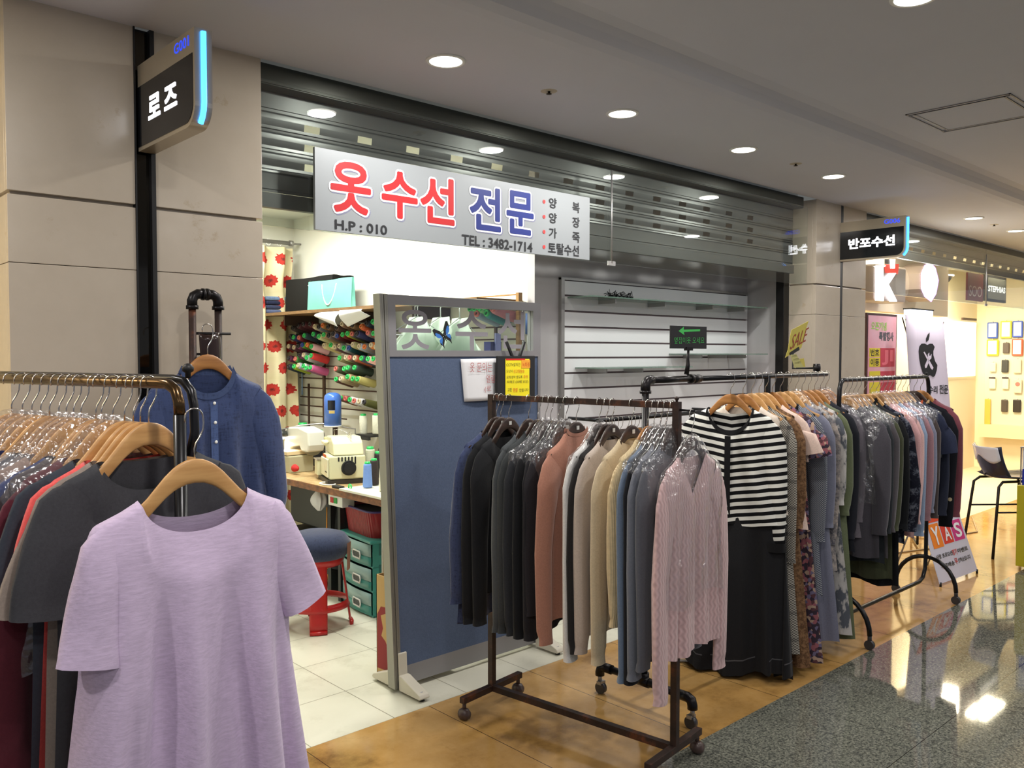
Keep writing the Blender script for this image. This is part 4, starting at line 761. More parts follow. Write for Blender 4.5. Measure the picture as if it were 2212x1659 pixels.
ROWS = [('top row', [(110, 385, (66, 52, 50), 'd'), (190, 350, (70, 24, 34), 'd'), (270, 330, (74, 22, 34), 'd'), (370, 330, (84, 26, 36), 'd'), (440, 365, (170, 160, 140), 'w'), (500, 370, (104, 112, 124), 'd'), (560, 350, (150, 110, 60), 'y'), (640, 370, (110, 86, 66), 'd'), (760, 380, (100, 76, 66), 'd'), (850, 330, (140, 106, 86), 'w'), (925, 320, (160, 110, 60), 'd'), (1000, 350, (140, 110, 80), 'd'), (1140, 370, (200, 90, 50), 'y'), (1215, 320, (40, 50, 70), 'd'), (1310, 300, (120, 124, 90), 'g')]),
 ('second row', [(75, 515, (30, 38, 76), 'd'), (125, 525, (38, 44, 92), 'g'), (205, 530, (110, 30, 40), 'r'), (285, 500, (46, 66, 80), 'g'), (420, 480, (52, 56, 66), 'g'), (500, 515, (196, 198, 150), 'g'), (575, 490, (176, 142, 104), 'g'), (645, 500, (120, 106, 102), 'd'), (710, 475, (136, 118, 118), 'd'), (775, 510, (92, 26, 28), 'b'), (858, 490, (106, 22, 24), 'g'), (930, 475, (150, 150, 50), 'g'), (1000, 480, (64, 62, 66), 'r'), (1070, 475, (62, 66, 112), 'd'), (1235, 465, (124, 108, 102), 'r'), (1320, 475, (156, 50, 44), 'g')]),
 ('third row', [(50, 660, (74, 42, 54), 'w'), (130, 675, (84, 44, 62), 'w'), (195, 655, (120, 54, 92), 'd'), (255, 640, (84, 140, 50), 'b'), (330, 640, (120, 80, 40), 'y'), (390, 665, (232, 184, 188), 'g'), (580, 650, (210, 196, 140), 'w'), (680, 645, (226, 214, 160), 'g'), (745, 675, (110, 82, 84), 'w'), (810, 660, (150, 156, 156), 'w'), (875, 690, (176, 184, 190), 'g'), (950, 690, (20, 72, 80), 'b'), (1010, 640, (176, 168, 120), 'w'), (1105, 665, (176, 188, 210), 'w'), (1185, 675, (128, 128, 130), 'y'), (1285, 650, (212, 120, 50), 'w'), (1355, 675, (222, 130, 60), 'w')]),
 ('fourth row', [(50, 835, (100, 40, 74), 'd'), (150, 850, (72, 140, 66), 'r'), (215, 795, (110, 60, 96), 'd'), (275, 790, (150, 156, 154), 'w'), (320, 830, (190, 200, 196), 'g'), (385, 800, (226, 66, 64), 'g'), (810, 840, (150, 140, 100), 'g'), (905, 830, (190, 178, 140), 'w'), (965, 835, (110, 84, 74), 'r'), (1040, 840, (176, 88, 60), 'w'), (1140, 845, (60, 68, 88), 'g'), (1235, 855, (238, 190, 186), 'g'), (1315, 855, (230, 170, 164), 'g')]),
 ('fifth row', [(50, 965, (24, 44, 58), 'd'), (130, 960, (150, 170, 50), 'g'), (195, 945, (172, 172, 186), 'w'), (270, 955, (214, 216, 212), 'g'), (315, 985, (140, 96, 130), 'g'), (375, 978, (206, 96, 150), 'g'), (755, 1000, (78, 80, 56), 'r'), (880, 1000, (92, 104, 70), 'g'), (935, 985, (70, 90, 70), 'g'), (1035, 985, (44, 60, 50), 'g')]),
 ('sixth row', [(760, 1155, (90, 54, 40), 'g'), (830, 1150, (176, 160, 120), 'w'), (930, 1120, (190, 160, 120), 'g'), (1010, 1150, (130, 124, 70), 'g'), (1080, 1155, (176, 166, 100), 'g')]),
 ('lowest row', [(830, 1435, (140, 96, 70), 'g'), (900, 1445, (110, 60, 54), 'r'), (965, 1460, (214, 214, 212), 'g'), (1030, 1480, (206, 204, 208), 'r'), (1105, 1487, (200, 200, 204), 'w'), (1180, 1500, (72, 72, 26), 'd')])]
def cname(c):
    r, g, b = c; mx, mn = max(c), min(c); l = (mx + mn) / 2; t = 'dark ' if l < 75 else ('pale ' if l > 165 else '')
    if mx - mn < 22: return ('black' if l < 55 else t + 'grey') if l < 195 else 'white'
    if r == mx: h = 'orange' if g > b * 1.35 and r > 150 and g < r * .75 else ('pink' if r > 180 and abs(g - b) < 30 and l > 120 else ('beige' if g > r * .78 and r > 130 else ('brown' if g > b * 1.05 and g > r * .55 else ('purple' if b > g * 1.3 else 'red'))))
    elif g == mx: h = 'olive green' if r > g * .8 else 'green'
    else: h = 'violet' if r > g * 1.1 else 'blue'
    return t + h
ordn = ['first', 'second', 'third', 'fourth', 'fifth', 'sixth', 'seventh', 'eighth', 'ninth', 'tenth', 'eleventh', 'twelfth', 'thirteenth', 'fourteenth', 'fifteenth', 'sixteenth', 'seventeenth']
for rn, L in ROWS:
    for k, (cu, cv, c, rg) in enumerate(L):
        p = D(cu, cv, 3.33); spool((3.33 + .135, p.y, p.z - .012), c, rg, '%s thread cone, %s from the left, %s' % (cname(c), ordn[k], rn), 'thread cones in the %s' % rn)
# shelf, paper bags, folded cloth, sheets
SZ = 1.925
sh = thing('wall_shelf', 'long brown wooden shelf above the thread cones', 'shelf'); MB().box(3.14, 3.50, 3.70, 6.49, SZ - .022, SZ).build('board', mk('brown_shelf_wood', _woodm((104, 78, 52), (130, 100, 66))), sh)
for y in (4.4, 5.2, 6.1): MB().box(3.2, 3.50, y - .008, y + .008, SZ - .10, SZ - .0225).build('bracket', BR, sh)
def bag(xf, ya, yb, z1, dep, mat, hmat, label, handle, lean=0):
    b = thing('paper_bag', label, 'paper bag', (xf, (ya + yb) / 2, SZ)); w = (yb - ya) / 2; h = z1 - SZ; m = MB()
    P = [(0, -w, 0), (0, w, 0), (dep, w, 0), (dep, -w, 0)]; T = [(.012, -w, h), (.012, w, h), (dep - .012, w, h), (dep - .012, -w, h)]
    def side(a, b_, c_, d_, bul):
        a, b_, c_, d_ = map(Vector, (a, b_, c_, d_)); m.grid(lambda s, q: (lambda P0: P0 + Vector(bul) * math.sin(math.pi * s) * math.sin(math.pi * q) + Vector((0, 0, .003 * math.sin(9 * s))) * q)(a.lerp(b_, s).lerp(d_.lerp(c_, s), q)), 10, 8, smooth=False)
    side(P[0], P[1], T[1], T[0], (-.006, 0, 0)); side(P[3], P[0], T[0], T[3], (0, .02, 0)); side(P[2], P[1], T[1], T[2], (0, -.02, 0)); side(P[3], P[2], T[2], T[3], (.004, 0, 0)); m.quad(*P); m.build('bag_body', mat, b, weld=True)
    if handle: MB().tube([(.008 - .012 * math.sin(math.pi * k / 12), .10 - .20 * k / 12, h - .03 - .15 * math.sin(math.pi * k / 12) ** .7) for k in range(13)], .0045, 8).build('rope_handle', hmat, b)
    return b
y0, y1 = onx(716, 690, 3.20).y, onx(616, 690, 3.20).y
bb = bag(3.20, y0, y1, onx(660, 600, 3.20).z, .20, plain('black_paper', (13, 14, 13), .8, spec=.2), BLACK, 'large black paper bag on the wooden shelf', False)
MB().prism([(-.025, 0), (-.012, -.012), (.004, .012), (.012, .03), (.0, .008), (-.01, -.003)], -.001, 0, M=Matrix(((0, 1, 0, -.014), (-1, 0, 0, -.06), (0, 0, 1, .19), (0, 0, 0, 1)))).build('small_emblem', WHITE, bb)
y0, y1 = onx(758, 686, 3.05).y, onx(662, 686, 3.05).y
bag(3.155, onx(758, 686, 3.155).y, onx(664, 686, 3.155).y, onx(710, 604, 3.155).z, .045 if 0 else .04, plain('mint_paper', (104, 168, 154), .6, var=.08, spec=.3), WHITE, 'mint green paper bag with white rope handle on the wooden shelf', True)
fc = thing('folded_clothes', 'stack of folded navy cloth on the shelf end by the curtain', 'folded cloth', (3.22, 6.40, SZ))
for k, c in enumerate(((70, 80, 110), (36, 44, 72), (24, 30, 56), (90, 110, 140))): MB().box(-.06, .14, -.085, .075, .002 + .035 * k, .034 + .035 * k).build('fold', fab(c, 'linen'), fc, bevel=.012)
for k, (cu, n) in enumerate(((700, 'left'), (1080, 'right'))):
    p = D(cu, 300, 3.15); s = thing('paper_sheet', 'curled white paper sheet hanging under the shelf, ' + n + ' one', 'paper', (3.12, p.y, SZ - .024)); s['group'] = 'sheets under the shelf'
    MB().grid(lambda a, b: (-.02 - .05 * math.sin(2.6 * b + k), -.28 * a + .1, -.004 - .11 * b * (.35 + .65 * a if k == 0 else 1 - .6 * a)), 10, 8).build('sheet', plain('white_paper', (226, 226, 228), .8), s, solid=.0008)
# curtain and rod
def _cur(t):
    x, y, z = t.xyz(); M_ = t.math; v = M_('DIVIDE', z, .175); row = M_('FLOOR', v); u = M_('ADD', M_('DIVIDE', x, .15), M_('MULTIPLY', row, .43))
    du = M_('MULTIPLY', M_('SUBTRACT', M_('FRACT', M_('ADD', u, 50)), .5), .15); dv = M_('MULTIPLY', M_('SUBTRACT', M_('FRACT', v), .5), .175); d = M_('SQRT', M_('ADD', M_('MULTIPLY', du, du), M_('MULTIPLY', dv, dv)))
    pet = M_('MULTIPLY', M_('SINE', M_('MULTIPLY', M_('ARCTAN2', dv, du), 11.)), .0035); d2 = M_('ADD', M_('ADD', d, pet), M_('MULTIPLY', M_('SUBTRACT', t.noise(70, 3), .5), .03))
    c = t.ramp(M_('MULTIPLY', d2, 10), [(.06, lin((96, 24, 20))), (.20, lin((178, 46, 34))), (.46, lin((160, 36, 28))), (.48, lin((206, 196, 160))), (1, lin((200, 190, 152)))])
    t.set(Base_Color=c, Roughness=.85)
CUR = mk('red_flower_curtain', _cur)
rd = thing('curtain_rod', 'grey curtain rod across the back of the sewing room', 'curtain rod'); zr = ony(640, 527, 6.38).z
MB().tube([(1.9, 6.38, zr), (3.42, 6.38, zr)], .016, 12).build('rod', ALU, rd); MB().tube([(3.40, 6.38, zr), (3.43, 6.38, zr)], .024, 12).build('end_cap', ALU, rd)
MB().tube([(3.42, 6.38, zr), (3.503, 6.38, zr)], .008, 8).build('wall_mount', ALU, rd)
ct = thing('curtain', 'cream curtain with big red flowers gathered at the back left', 'curtain', (0, 0, 0)); xr_ = ony(641, 800, 6.36).x
MB().grid(lambda a, b: ((xr_ - .95) + .95 * a * (1 - .05 * math.exp(-((b - .1) / .07) ** 2)) - .03 * (1 - b) * a, 6.34 + .038 * math.sin(34 * a + 2 * b) + .014 * math.sin(61 * a) - .05 * math.exp(-((b - .08) / .05) ** 2), zr - .045 - (zr - .12) * b), 90, 40).build('cloth', CUR, ct)
for k in range(8): MB().tube([(xr_ - .80 + .095 * k + .02 * math.cos(q * .7), 6.38 + .0, zr + .026 * math.sin(q * .698) - .006) for q in range(10)], .004, 6).build('ring', WHITE, ct)
MB().tube([(xr_ - .02, 6.24, 1.62), (xr_ - .02, 6.235, 1.38), (xr_ - .018, 6.24, 1.27)], [.004, .004, .007], 8).build('blue_cord', plain('blue_cord', (110, 140, 180), .6), ct)
# work table
tb = thing('sewing_table', 'long wooden sewing table with worn brown edge', 'table', (0, 0, 0)); TZT = .745; TX = 2.80
MB().box(TX, 3.47, 3.80, 6.1, TZT - .04, TZT).build('tabletop', mk('worn_table_top', lambda t: t.set(Base_Color=t.ramp(t.noise(5, 7, .7), [(.35, lin((120, 90, 56))), (.55, lin((186, 158, 112))), (.75, lin((206, 184, 142)))]), Roughness=.45)), tb)
MB().box(TX - .006, TX, 3.80, 6.1, TZT - .042, TZT - .002).build('edge_band', mk('worn_brown_edge', _woodm((92, 52, 28), (150, 92, 50))), tb)
MB().box(TX - .012, 3.40, 3.785, 4.62, TZT + .001, TZT + .014).build('white_board', plain('cream_board', (236, 234, 216), .35), tb)
for x, y in ((2.88, 4.75), (2.88, 3.9), (2.88, 6.0), (3.4, 4.7), (3.4, 6.0)): MB().tube([(x, y, 0), (x, y, TZT - .042)], .022, 4, sq=True).build('leg', plain('black_leg', (28, 28, 30), .5), tb)
MB().box(2.88, 2.90, 4.9, 6.0, .14, .17).build('stretcher', plain('black_leg', (28, 28, 30), .5), tb)
# overlock machine
CRM2 = plain('pale_machine_cream', (226, 222, 192), .3)
om = thing('overlock_machine', 'cream overlock sewing machine with round black handwheel', 'sewing machine', (3.03, 4.98, TZT), math.radians(-20))
MB().box(-.13, .13, -.17, .17, 0, .028).build('base', plain('dark_machine_base', (50, 46, 42), .5), om)
q = MB().box(-.115, .125, -.165, .075, .030, .185).build('lower_body', CREAM, om, bevel=.010)
m = MB(); R = Matrix(((0, 1, 0, 0), (1, 0, 0, 0), (0, 0, 1, 0), (0, 0, 0, 1)))
m.prism([(-.160, .187), (.14, .187), (.13, .25), (.10, .30), (-.06, .305), (-.125, .27)], -.085, .115, M=R); m.build('upper_cover', CREAM, om, bevel=.010)
MB().box(-.128, -.116, -.150, -.050, .045, .165).build('front_cover', CRM2, om, bevel=.003); MB().box(-.128, -.116, -.044, .070, .045, .165).build('front_cover', CRM2, om, bevel=.003); MB().box(-.130, -.128, -.13, -.08, .075, .083).build('latch', BLACK, om)
MB().box(-.15, -.03, .09, .20, .03, .13).build('side_bed', CREAM, om, bevel=.004); MB().box(-.155, -.02, .085, .21, .131, .140).build('bed_plate', CHROME, om, bevel=.002)
MB().tube([(.01, -.168, .105), (.01, -.182, .105)], [.050, .048], 26).tube([(.01, -.182, .105), (.01, -.190, .105)], .036, 26).build('handwheel', BLACK, om)
for k in range(6): MB().box(-.06 + .022 * k, -.050 + .022 * k, -.1665, -.1655, .150 - (.0 if k < 4 else .02), .178).build('vent_slot', BLACK, q)
for k in range(4): MB().tube([(-.085 - .0, .10 - .026 * k, .262), (-.118, .10 - .026 * k, .256)], .011, 14).build('tension_dial', CRM2, om)
MB().box(-.09, -.02, .115, .175, .225, .285).build('lamp_housing', plain('pale_yellow_plastic', (222, 216, 150), .4), om, bevel=.005)
MB().tube([(-.10, .10, .20), (-.115, .11, .13), (-.118, .115, .05)], .008, 8).build('presser_bar', plain('dark_steel', (46, 46, 50), .3, .8), om)
MB().tube([(-.05, .0, .30), (-.05, .02, .345), (-.02, -.02, .35), (.02, -.06, .33), (.03, -.08, .305)], .0022, 6).build('thread_guide', CHROME, om); MB().tube([(.03, -.10, .30), (.03, -.11, .335), (.035, -.125, .33), (.035, -.125, .29)], .003, 6).build('wire_hook', CHROME, om)
MB().box(-.121, -.116, -.04, .04, .166, .184).build('orange_threads', plain('orange_threads', (190, 90, 40), .8), om)
# second machine with lamp
lm = thing('sewing_machine', 'pale grey industrial sewing machine with large handwheel behind the overlock machine', 'sewing machine', (3.10, 5.62, TZT), 0)
MB().box(-.17, .02, -.10, .12, .0, .12).build('bed', plain('beige_grey_enamel', (176, 170, 140), .4), lm, bevel=.006)
for y in (-.02, .06): MB().tube([(-.171, y, .08), (-.182, y, .08)], .010, 10).build('knob', BLACK, lm)
m = MB().prism([(-.20, .20), (-.19, .30), (-.05, .325), (.10, .315), (.17, .29), (.17, .02), (.10, .02), (.085, .17), (-.06, .19), (-.09, .15), (-.18, .15)], -.075, .06, M=R); m.build('arm', plain('white_machine_enamel', (222, 222, 212), .25), lm, bevel=.012)
MB().tube([(.0, -.12, .19), (.0, -.145, .19)], [.075, .070], 28).tube([(0, -.145, .19), (0, -.152, .19)], .03, 20).build('handwheel', plain('handwheel_grey', (150, 146, 126), .35, .3), lm, rz=0)
MB().tube([(0, -.08, .19), (0, -.125, .19)], .02, 12).build('wheel_shaft', ALU, lm)
MB().lathe([(0, 0), (.02, .004), (.028, .02), (.02, .05), (.004, .07)], 14, M=Matrix.Translation((-.165, -.14, .045)) @ Matrix.Rotation(math.pi / 2, 4, 'X')).build('red_pincushion', plain('red_cloth', (190, 40, 40), .8), lm)
MB().box(-.17, .0, -.06, .10, .125, .15).build('small_box', plain('cardboard_print', (214, 190, 150), .7), lm)
dl = thing('desk_lamp', 'small work lamp on a thin grey arm over the sewing machine', 'lamp', (3.40, 5.40, TZT)); q = onx(607, 928, 2.98); r_ = onx(695, 915, 3.25)
a_ = Vector((3.40, 5.40, TZT)); MB().tube([(0, 0, 0), (.0, .0, .30), r_ - a_, (r_ - a_).lerp(q - a_, .5) + Vector((0, 0, .01)), q - a_], .006, 8).build('arm', ALU, dl); MB().lathe([(.02, 0), (.045, -.015), (.05, -.05)], 16, M=Matrix.Translation(q - a_)).build('shade', plain('dark_shade', (44, 48, 46), .4), dl)
MB().lathe([(0, -.075), (.02, -.07), (.026, -.05), (.018, -.03)], 12, M=Matrix.Translation(q - a_)).build('bulb', glow('bulb_glow', (255, 246, 220), 14), dl); area('desk_lamp_light', tuple(q - Vector((0, 0, .09))), .05, 3, (1, .93, .8))
# blue canister on a post
p = onx(719, 920, 3.24); bc = thing('blue_canister', 'tall blue domed canister with black label on a post above the table', 'canister', (3.24, p.y, 0)); zb, zt = p.z, onx(719, 848, 3.24).z; r0 = .063
MB().lathe([(r0, zb), (r0, zt - .05), (r0 * .92, zt - .022), (r0 * .7, zt - .008), (r0 * .35, zt), (0.001, zt)], 28).build('can', plain('blue_enamel', (74, 118, 206), .22), bc); MB().lathe([(r0 + .002, zb - .006), (r0 + .003, zb + .004), (r0 - .003, zb + .006)], 28).build('rim', WHITE, bc)
def onc(a0, a1, z0, z1, nm, mt): MB().grid(lambda a, b: ((r0 + .001) * math.cos(a0 + (a1 - a0) * a), (r0 + .001) * math.sin(a0 + (a1 - a0) * a), z0 + (z1 - z0) * b), 8, 1).build(nm, mt, bc)
onc(math.radians(205), math.radians(255), zb + .12, zb + .19, 'black_label', plain('gloss_black', (26, 28, 34), .15)); onc(math.radians(214), math.radians(252), zb + .095, zb + .117, 'tan_label', plain('tan_label', (190, 166, 96), .5))
MB().box(-.014, .014, -.045, -.02, TZT, zb - .006).build('post', BR, bc)
# loose cones on the table and the small shelf
sb = thing('spool_stand', 'small black metal spool stand on the partition wall', 'stand'); p = onx(800, 938, 3.36); MB().box(3.30, 3.50, p.y - .10, p.y + .10, p.z - .012, p.z).build('plate', BLACK, sb); MB().box(3.29, 3.31, p.y - .08, p.y + .10, p.z - .035, p.z - .0125).build('bar', plain('black_leg', (28, 28, 30), .5), sb)
TB = 'cones standing on the sewing table'
for (u, v, x, c, rg, k, sz, lb) in ((785, 938, 3.36, (226, 224, 206), 'g', 'tube', 1.1, 'white thread cone with green tip on the small spool stand, left one'), (813, 938, 3.36, (226, 224, 206), 'g', 'tube', 1.1, 'white thread cone with green tip on the small spool stand, right one')):
    p = onx(u, v, x); spool((x, p.y, p.z), c, rg, lb, TB, kind=k, size=sz, lying=False)
for (u, x, c, rg, sz, lb, zz) in ((794, 2.93, (112, 146, 214), 'g', 1.0, 'light blue thread cone standing on the white board', .016), (808, 3.02, (44, 34, 34), 'g', 1.05, 'dark brown thread cone behind the light blue one', .016), (829, 2.93, (224, 222, 204), 'g', 1.0, 'cream thread cone with green tip beside the partition', .016), (800, 3.18, (190, 190, 170), 'g', 1.3, 'tall grey thread cone behind the dark brown one', .016), (817, 3.22, (30, 30, 32), 'g', 1.1, 'black thread cone behind the cream one', .016), (775, 3.38, (26, 28, 30), 'g', 1.2, 'black thread cone at the wall right of the overlock machine', 0), (780, 3.30, (40, 60, 52), 'g', .8, 'short dark green thread cone near the wall', 0), (690, 3.30, (26, 28, 34), 'g', 1.7, 'tall black cone behind the machine handwheel', 0), (655, 3.34, (30, 32, 36), 'g', 1.9, 'tall black cone behind the white machine head', 0), (826, 3.34, (36, 34, 34), 'g', 1.2, 'black thread cone nearest the partition post', .016)):
    y = onx(u, 1040, x).y; spool((x, y, TZT + zz), c, rg, lb, TB, size=sz, lying=False)
p = onx(832, 900, 3.05); wc = thing('white_cloth_roll', 'long white cloth hanging down beside the partition post', 'cloth', (3.16, 4.02, 0))
MB().lathe([(.055, .99), (.058, 1.02), (.050, 1.15), (.038, 1.30), (.028, 1.34)], 20).build('cloth', plain('white_cotton', (224, 220, 208), .85), wc); MB().tube([(0, 0, 1.34), (0, 0, 1.46), (.34, 0, 1.48)], .003, 6).build('hanging_wire', ALU, wc)
gt = thing('tape_ring', 'small green tape ring standing on the table edge', 'tape', (2.84, onx(756, 1045, 2.84).y, TZT)); MB().tube([(0, .016 * math.cos(a), .022 + .016 * math.sin(a)) for a in [k * .449 for k in range(15)]], .005, 8, caps=False).build('ring', GREEN, gt)
sc_ = thing('scissor_case', 'small black case on the table edge beside the white board', 'case', (2.83, 4.70, TZT)); MB().box(-.02, .02, -.05, .05, 0, .018).build('case', BLACK, sc_, bevel=.006)
wr = thing('white_tape', 'loop of white tape on the table before the overlock machine', 'tape', (2.86, 4.88, TZT)); MB().tube([(.04 * math.cos(a), .07 * math.sin(a), .006) for a in [k * .449 for k in range(13)]], .006, 6).build('loop', WHITE, wr)
# under the table
cb = thing('switch_box', 'white switch box with red and green buttons under the table edge', 'switch box', (2.83, onx(724, 1077, 2.82).y, TZT - .042)); MB().box(-.01, .08, -.085, .085, -.075, 0).build('case', WHITE, cb, bevel=.003)
MB().box(-.014, -.0102, .02, .055, -.055, -.02).build('red_button', RED, cb); MB().box(-.014, -.0102, -.025, .012, -.055, -.02).build('green_button', plain('button_green', (40, 150, 60), .5), cb)
pb = thing('plastic_bag', 'crumpled white plastic bag hanging under the table', 'bag', (2.86, 4.99, .56)); m = MB(); random.seed(9)
m.grid(lambda a, b: ((.045 + .012 * math.sin(7 * a * 6.28 + 3 * b)) * math.sin(math.pi * (.08 + .84 * b)) * math.cos(6.283 * a), (.055 + .012 * math.sin(5 * a * 6.28)) * math.sin(math.pi * (.08 + .84 * b)) * math.sin(6.283 * a), .14 * (1 - b)), 28, 12); m.build('bag', plain('thin_white_plastic', (212, 210, 212), .35), pb, weld=True)
oc = solo(MB().tube([(2.90, 4.96, .58), (2.895, 4.96, .3), (2.90, 4.94, .02)], .005, 8), 'power_cord', plain('orange_cord', (226, 150, 50), .5), 'orange cord hanging under the table to the floor', 'cord')
pd = thing('treadle_frame', 'black machine stand with motor box under the table', 'machine stand', (3.1, 5.3, 0)); DK = plain('black_leg', (28, 28, 30), .5)
MB().box(-.1, .25, -.35, .35, .38, .66).build('motor_box', plain('dark_grey_box', (44, 46, 48), .5), pd, bevel=.01); MB().box(-.22, .25, -.42, -.38, 0, .70).build('side_panel', DK, pd); MB().box(-.22, .10, -.2, .3, .05, .08).build('pedal', DK, pd); MB().box(-.18, .2, -.1, .35, .10, .34).build('crate', plain('dark_crate', (52, 50, 46), .6), pd, bevel=.01)
dk = thing('dark_cloth_bag', 'dark cloth bag with beige tie hanging beside the drawers', 'bag', (2.98, 4.86, .18)); MB().grid(lambda a, b: (.10 * math.cos(6.283 * a) * (.55 + .45 * b), .09 * math.sin(6.283 * a) * (.55 + .45 * b) + .004 * math.sin(30 * a), .45 - .44 * b), 24, 10).build('bag', fab((30, 30, 34)), dk, weld=True); MB().tube([(-.07, -.07, .34), (-.10, -.08, .28), (-.07, -.09, .24), (-.06, -.08, .30), (-.08, -.09, .22)], .004, 6).build('beige_tie', plain('beige_string', (176, 160, 110), .8), dk)
TEAL = plain('teal_plastic', (64, 148, 140), .35); FROST = plain('frosted_teal', (150, 186, 186), .3)
dw = thing('drawer_unit', 'teal plastic three-drawer unit on the floor beside the partition', 'drawer unit', (2.82, 4.308, 0), math.radians(-7)); H = .47
m = MB().box(.012, .36, 0, .012, 0, H - .02).box(.012, .36, .418, .43, 0, H - .02).box(.35, .36, .01, .42, 0, H - .02)
for k in range(4): m.box(.01, .36, .0, .43, k * .150, k * .150 + .010)
m.build('cabinet', TEAL, dw, bevel=.002)
MB().box(-.012, .37, -.012, .442, H - .02, H).build('lid', TEAL, dw, bevel=.008)
for k in range(3):
    z0 = .012 + .150 * k; d_ = MB().grid(lambda a, b: (.004 - .018 * math.sin(math.pi * a), .014 + .402 * a, z0 + .056 * b), 12, 2).grid(lambda a, b: (.004 - .018 * math.sin(math.pi * a) * (1 - b) + .03 * b, .014 + .402 * a, z0), 12, 1).build('drawer', TEAL, dw, solid=.003)
    MB().grid(lambda a, b: (.002 - .018 * math.sin(math.pi * a), .014 + .402 * a, z0 + .057 + .075 * b), 12, 2).build('frosted_front', FROST, d_, solid=.003)
    h = MB().tube([(-.019, .17 + .045 * sx + .0, z0 + .052 + .022 * sz) for sx, sz in ((-1, -1), (1, -1), (1.2, 0), (1, 1), (-1, 1), (-1.2, 0), (-1, -1))], .005, 8).build('handle', WHITE, d_); MB().box(-.018, -.0155, .13, .21, z0 + .036, z0 + .068).build('handle_recess', plain('recess_dark', (60, 62, 66), .5), d_)
for (y, z) in ((0.06, 0), (.2, 0), (.34, 0)): MB().box(.05 + y * .0, .34, -.0015, 0, 0.02 + y * 1.05, .02 + y * 1.05 + .09).build('side_recess', plain('teal_dark', (44, 110, 106), .45), dw)
bk = thing('storage_basket', 'dark red plastic basket with blue rim on the teal drawers', 'basket', (3.02, 4.53, H + .0), math.radians(-7))
m = MB().grid(lambda a, b: (lambda t_, k: ((.14 + .02 * b) * (abs(math.cos(t_)) ** .35) * math.copysign(1, math.cos(t_)), (.20 + .02 * b) * (abs(math.sin(t_)) ** .35) * math.copysign(1, math.sin(t_)), .001 + .17 * b))(6.283 * a, 0), 60, 6); m.build('basket_body', mk('red_basket', lambda t: (t.set(Base_Color=lin((140, 26, 34)), Roughness=.4), t.bump(t.math('SINE', t.math('MULTIPLY', t.xyz()[1], 300.)), .002, .6))), bk, weld=True)
MB().tube([((.163) * (abs(math.cos(t_)) ** .35) * math.copysign(1, math.cos(t_)), .223 * (abs(math.sin(t_)) ** .35) * math.copysign(1, math.sin(t_)), .165) for t_ in [6.283 * k / 48 for k in range(49)]], .007, 8).build('rim', plain('navy_purple_rim', (60, 50, 110), .4), bk); MB().box(-.13, .13, -.18, .18, .12, .15).build('contents', fab((40, 38, 40)), bk)
cbx = thing('cardboard_box', 'tall cardboard box with dark red print behind the partition post', 'box', (2.352, 3.46, 0)); CARD = mk('cardboard', _wallp((196, 160, 104), 8))
m = MB().box(0, .30, -.09, -.086, .002, .5).box(0, .30, .086, .09, .002, .5).box(0, .004, -.09, .09, .002, .5).box(.296, .30, -.09, .09, .002, .5).box(0, .3, -.09, .09, .002, .006); m.build('carton', CARD, cbx)
MB().prism([(-.085, .04), (.082, .03), (.082, .30), (.05, .345), (-.085, .355)], -.0012, -.0002, M=Matrix(((0, 1, 0, 0), (1, 0, 0, 0), (0, 0, 1, 0), (0, 0, 0, 1)))).build('red_print', plain('carton_red', (140, 36, 40), .7), cbx)
MB().prism([(-.075, .16), (-.02, .14), (.01, .18), (.045, .20), (.03, .24), (.05, .30), (-.02, .33), (-.03, .30), (-.075, .31)], -.0018, -.0013, M=Matrix(((0, 1, 0, 0), (1, 0, 0, 0), (0, 0, 1, 0), (0, 0, 0, 1)))).build('torn_patch', CARD, cbx)
# red stool with navy cushion
st = thing('plastic_stool', 'red plastic stool with navy cushion tied on top', 'stool', (2.515, 4.42, 0), .3); RP2 = plain('red_stool_plastic', (176, 26, 28), .3, var=.15)
MB().lathe([(.0, .445), (.14, .445), (.155, .435), (.16, .40), (.15, .37)], 28).build('seat', RP2, st)
for k in range(4):
    a = math.pi / 4 + k * math.pi / 2; c_, s_ = math.cos(a), math.sin(a)
    def leg(u, b): r = .145 + .055 * b; th = (u - .5) * (.72 - .22 * b) * (1.0 if 1 else 0); return (r * math.cos(a + th), r * math.sin(a + th), .44 * (1 - b))
    MB().grid(leg, 8, 8).build('leg', RP2, st, solid=.006); MB().tube([(.20 * math.cos(a + t_), .20 * math.sin(a + t_), .012) for t_ in (-.24, 0, .24)], .012, 8).build('foot_rim', RP2, st)
MB().lathe([(.163 + .028, .12), (.163 + .02, .14), (.163 + .015, .16)], 28, caps=False).build('ring_brace', RP2, st, solid=.005)
MB().lathe([(0.001, .56), (.10, .558), (.165, .54), (.195, .50), (.195, .455), (.17, .415), (.158, .41)], 32, caps=False).build('cushion', fab((38, 46, 72), 'linen'), st)
MB().grid(lambda a, b: (.200 * math.cos(-1.35 + .35 * a) * (1 - .1 * b), .200 * math.sin(-1.35 + .35 * a), .50 - .16 * b), 4, 4).build('torn_label', plain('worn_label', (170, 120, 100), .7), st)
